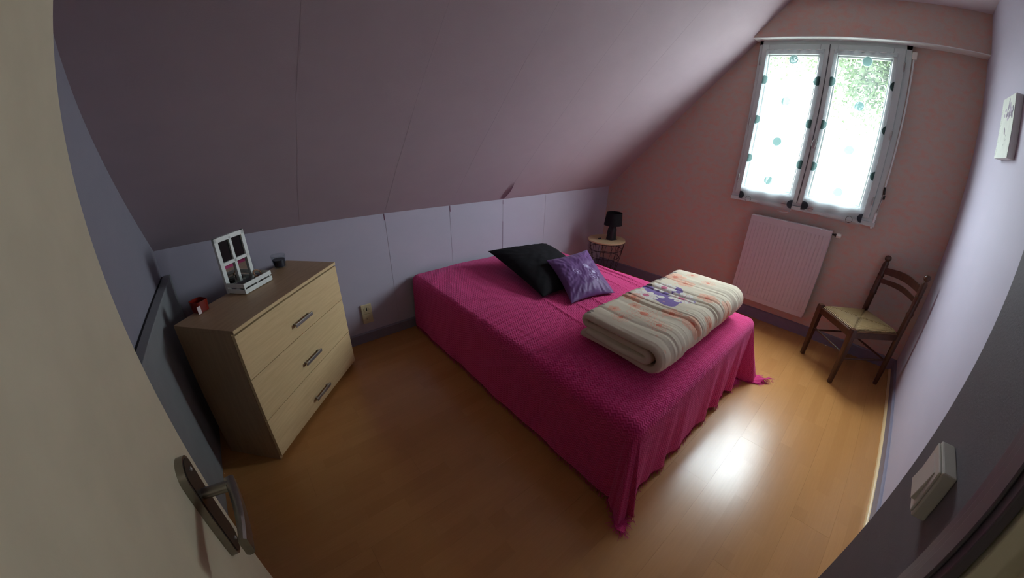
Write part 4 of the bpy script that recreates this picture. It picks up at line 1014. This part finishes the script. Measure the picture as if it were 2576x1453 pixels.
# ------------------------------------------------------------------ outdoors: trees in front of an overcast sky
M['bark'] = mat('bark', (0.10, 0.08, 0.06), 0.9)
def leaf_mat():
    m = bpy.data.materials.new('leaves'); m.use_nodes = True; t = NT(m); nt = m.node_tree; b_ = t.b
    oi = t.n('ShaderNodeTexCoord').outputs['Object']; c = t.mix(t.noise(oi, 1.2, 3), (0.022, 0.042, 0.012), (0.050, 0.078, 0.024))
    t.l(c, b_.inputs['Base Color']); b_.inputs['Roughness'].default_value = 0.6
    tl = t.n('ShaderNodeBsdfTranslucent'); t.l(c, tl.inputs[0]); mx = t.n('ShaderNodeMixShader'); mx.inputs[0].default_value = 0.5
    t.l(b_.outputs[0], mx.inputs[1]); t.l(tl.outputs[0], mx.inputs[2]); t.l(mx.outputs[0], nt.nodes['Material Output'].inputs[0]); return m
M['leaf'] = leaf_mat()
M['lawn'] = mat('pale_gravel', (0.50, 0.49, 0.46), 0.9, noise_amt=0.3, nscale=2)
def tree(loc, crown_c, R_, nleaf, seed, label, leafsize=0.055):
    rs_ = np.random.default_rng(seed); root = empty('leafy_tree', loc, 0, label=label, cat='tree')
    b = B(); b.tube([(0, 0, 0), (0.05, 0.03, 2.0), (0.0, 0.1, 4.0), (0.1, 0.0, crown_c[2])], [0.22, 0.18, 0.13, 0.06], 10)
    for k in range(7):
        a = k * 0.9; b.tube([(0.02, 0.05, 3.2 + 0.3 * k), (0.8 * math.cos(a), 0.8 * math.sin(a), 3.9 + 0.35 * k), (1.7 * math.cos(a), 1.7 * math.sin(a), 4.4 + 0.4 * k)], [0.07, 0.045, 0.015], 6)
    b.obj('trunk', 'bark', root, smooth=True)
    cl = rs_.normal(size=(46, 3)); cl /= np.linalg.norm(cl, axis=1)[:, None]; cl = cl * (rs_.uniform(0.25, 1, (46, 1)) ** 0.5) * np.array(R_) + np.array(crown_c)
    pc = cl[rs_.integers(0, 46, nleaf)] + rs_.normal(size=(nleaf, 3)) * 0.34
    q1 = rs_.normal(size=(nleaf, 3)); q1 /= np.linalg.norm(q1, axis=1)[:, None]; q2 = np.cross(q1, rs_.normal(size=(nleaf, 3))); q2 /= np.linalg.norm(q2, axis=1)[:, None]
    sz = leafsize * rs_.uniform(0.6, 1.3, (nleaf, 1))
    V = np.stack([pc - q1 * sz, pc + q2 * sz * .45, pc + q1 * sz, pc - q2 * sz * .45], 1).reshape(-1, 3); F = np.arange(nleaf * 4).reshape(-1, 4)
    me = mesh_from('foliage', V, F); fo = link('foliage', me, 'leaf', root); fo['kind'] = 'stuff'
    return root
tree((10.5, 0.75, -3.2), (0, 0, 7.75), (1.5, 1.6, 1.7), 26000, 1, 'green leafy tree outside, filling upper part of right window pane')
tree((13.5, 3.7, -3.2), (0, 0, 8.75), (1.6, 1.9, 1.6), 16000, 2, 'pale green leafy tree outside, seen at top of left window pane')
gr = tag(B().box(L + 0.5, 60, -40, 40, -3.35, -3.2).obj('ground', 'lawn'), kind='structure')
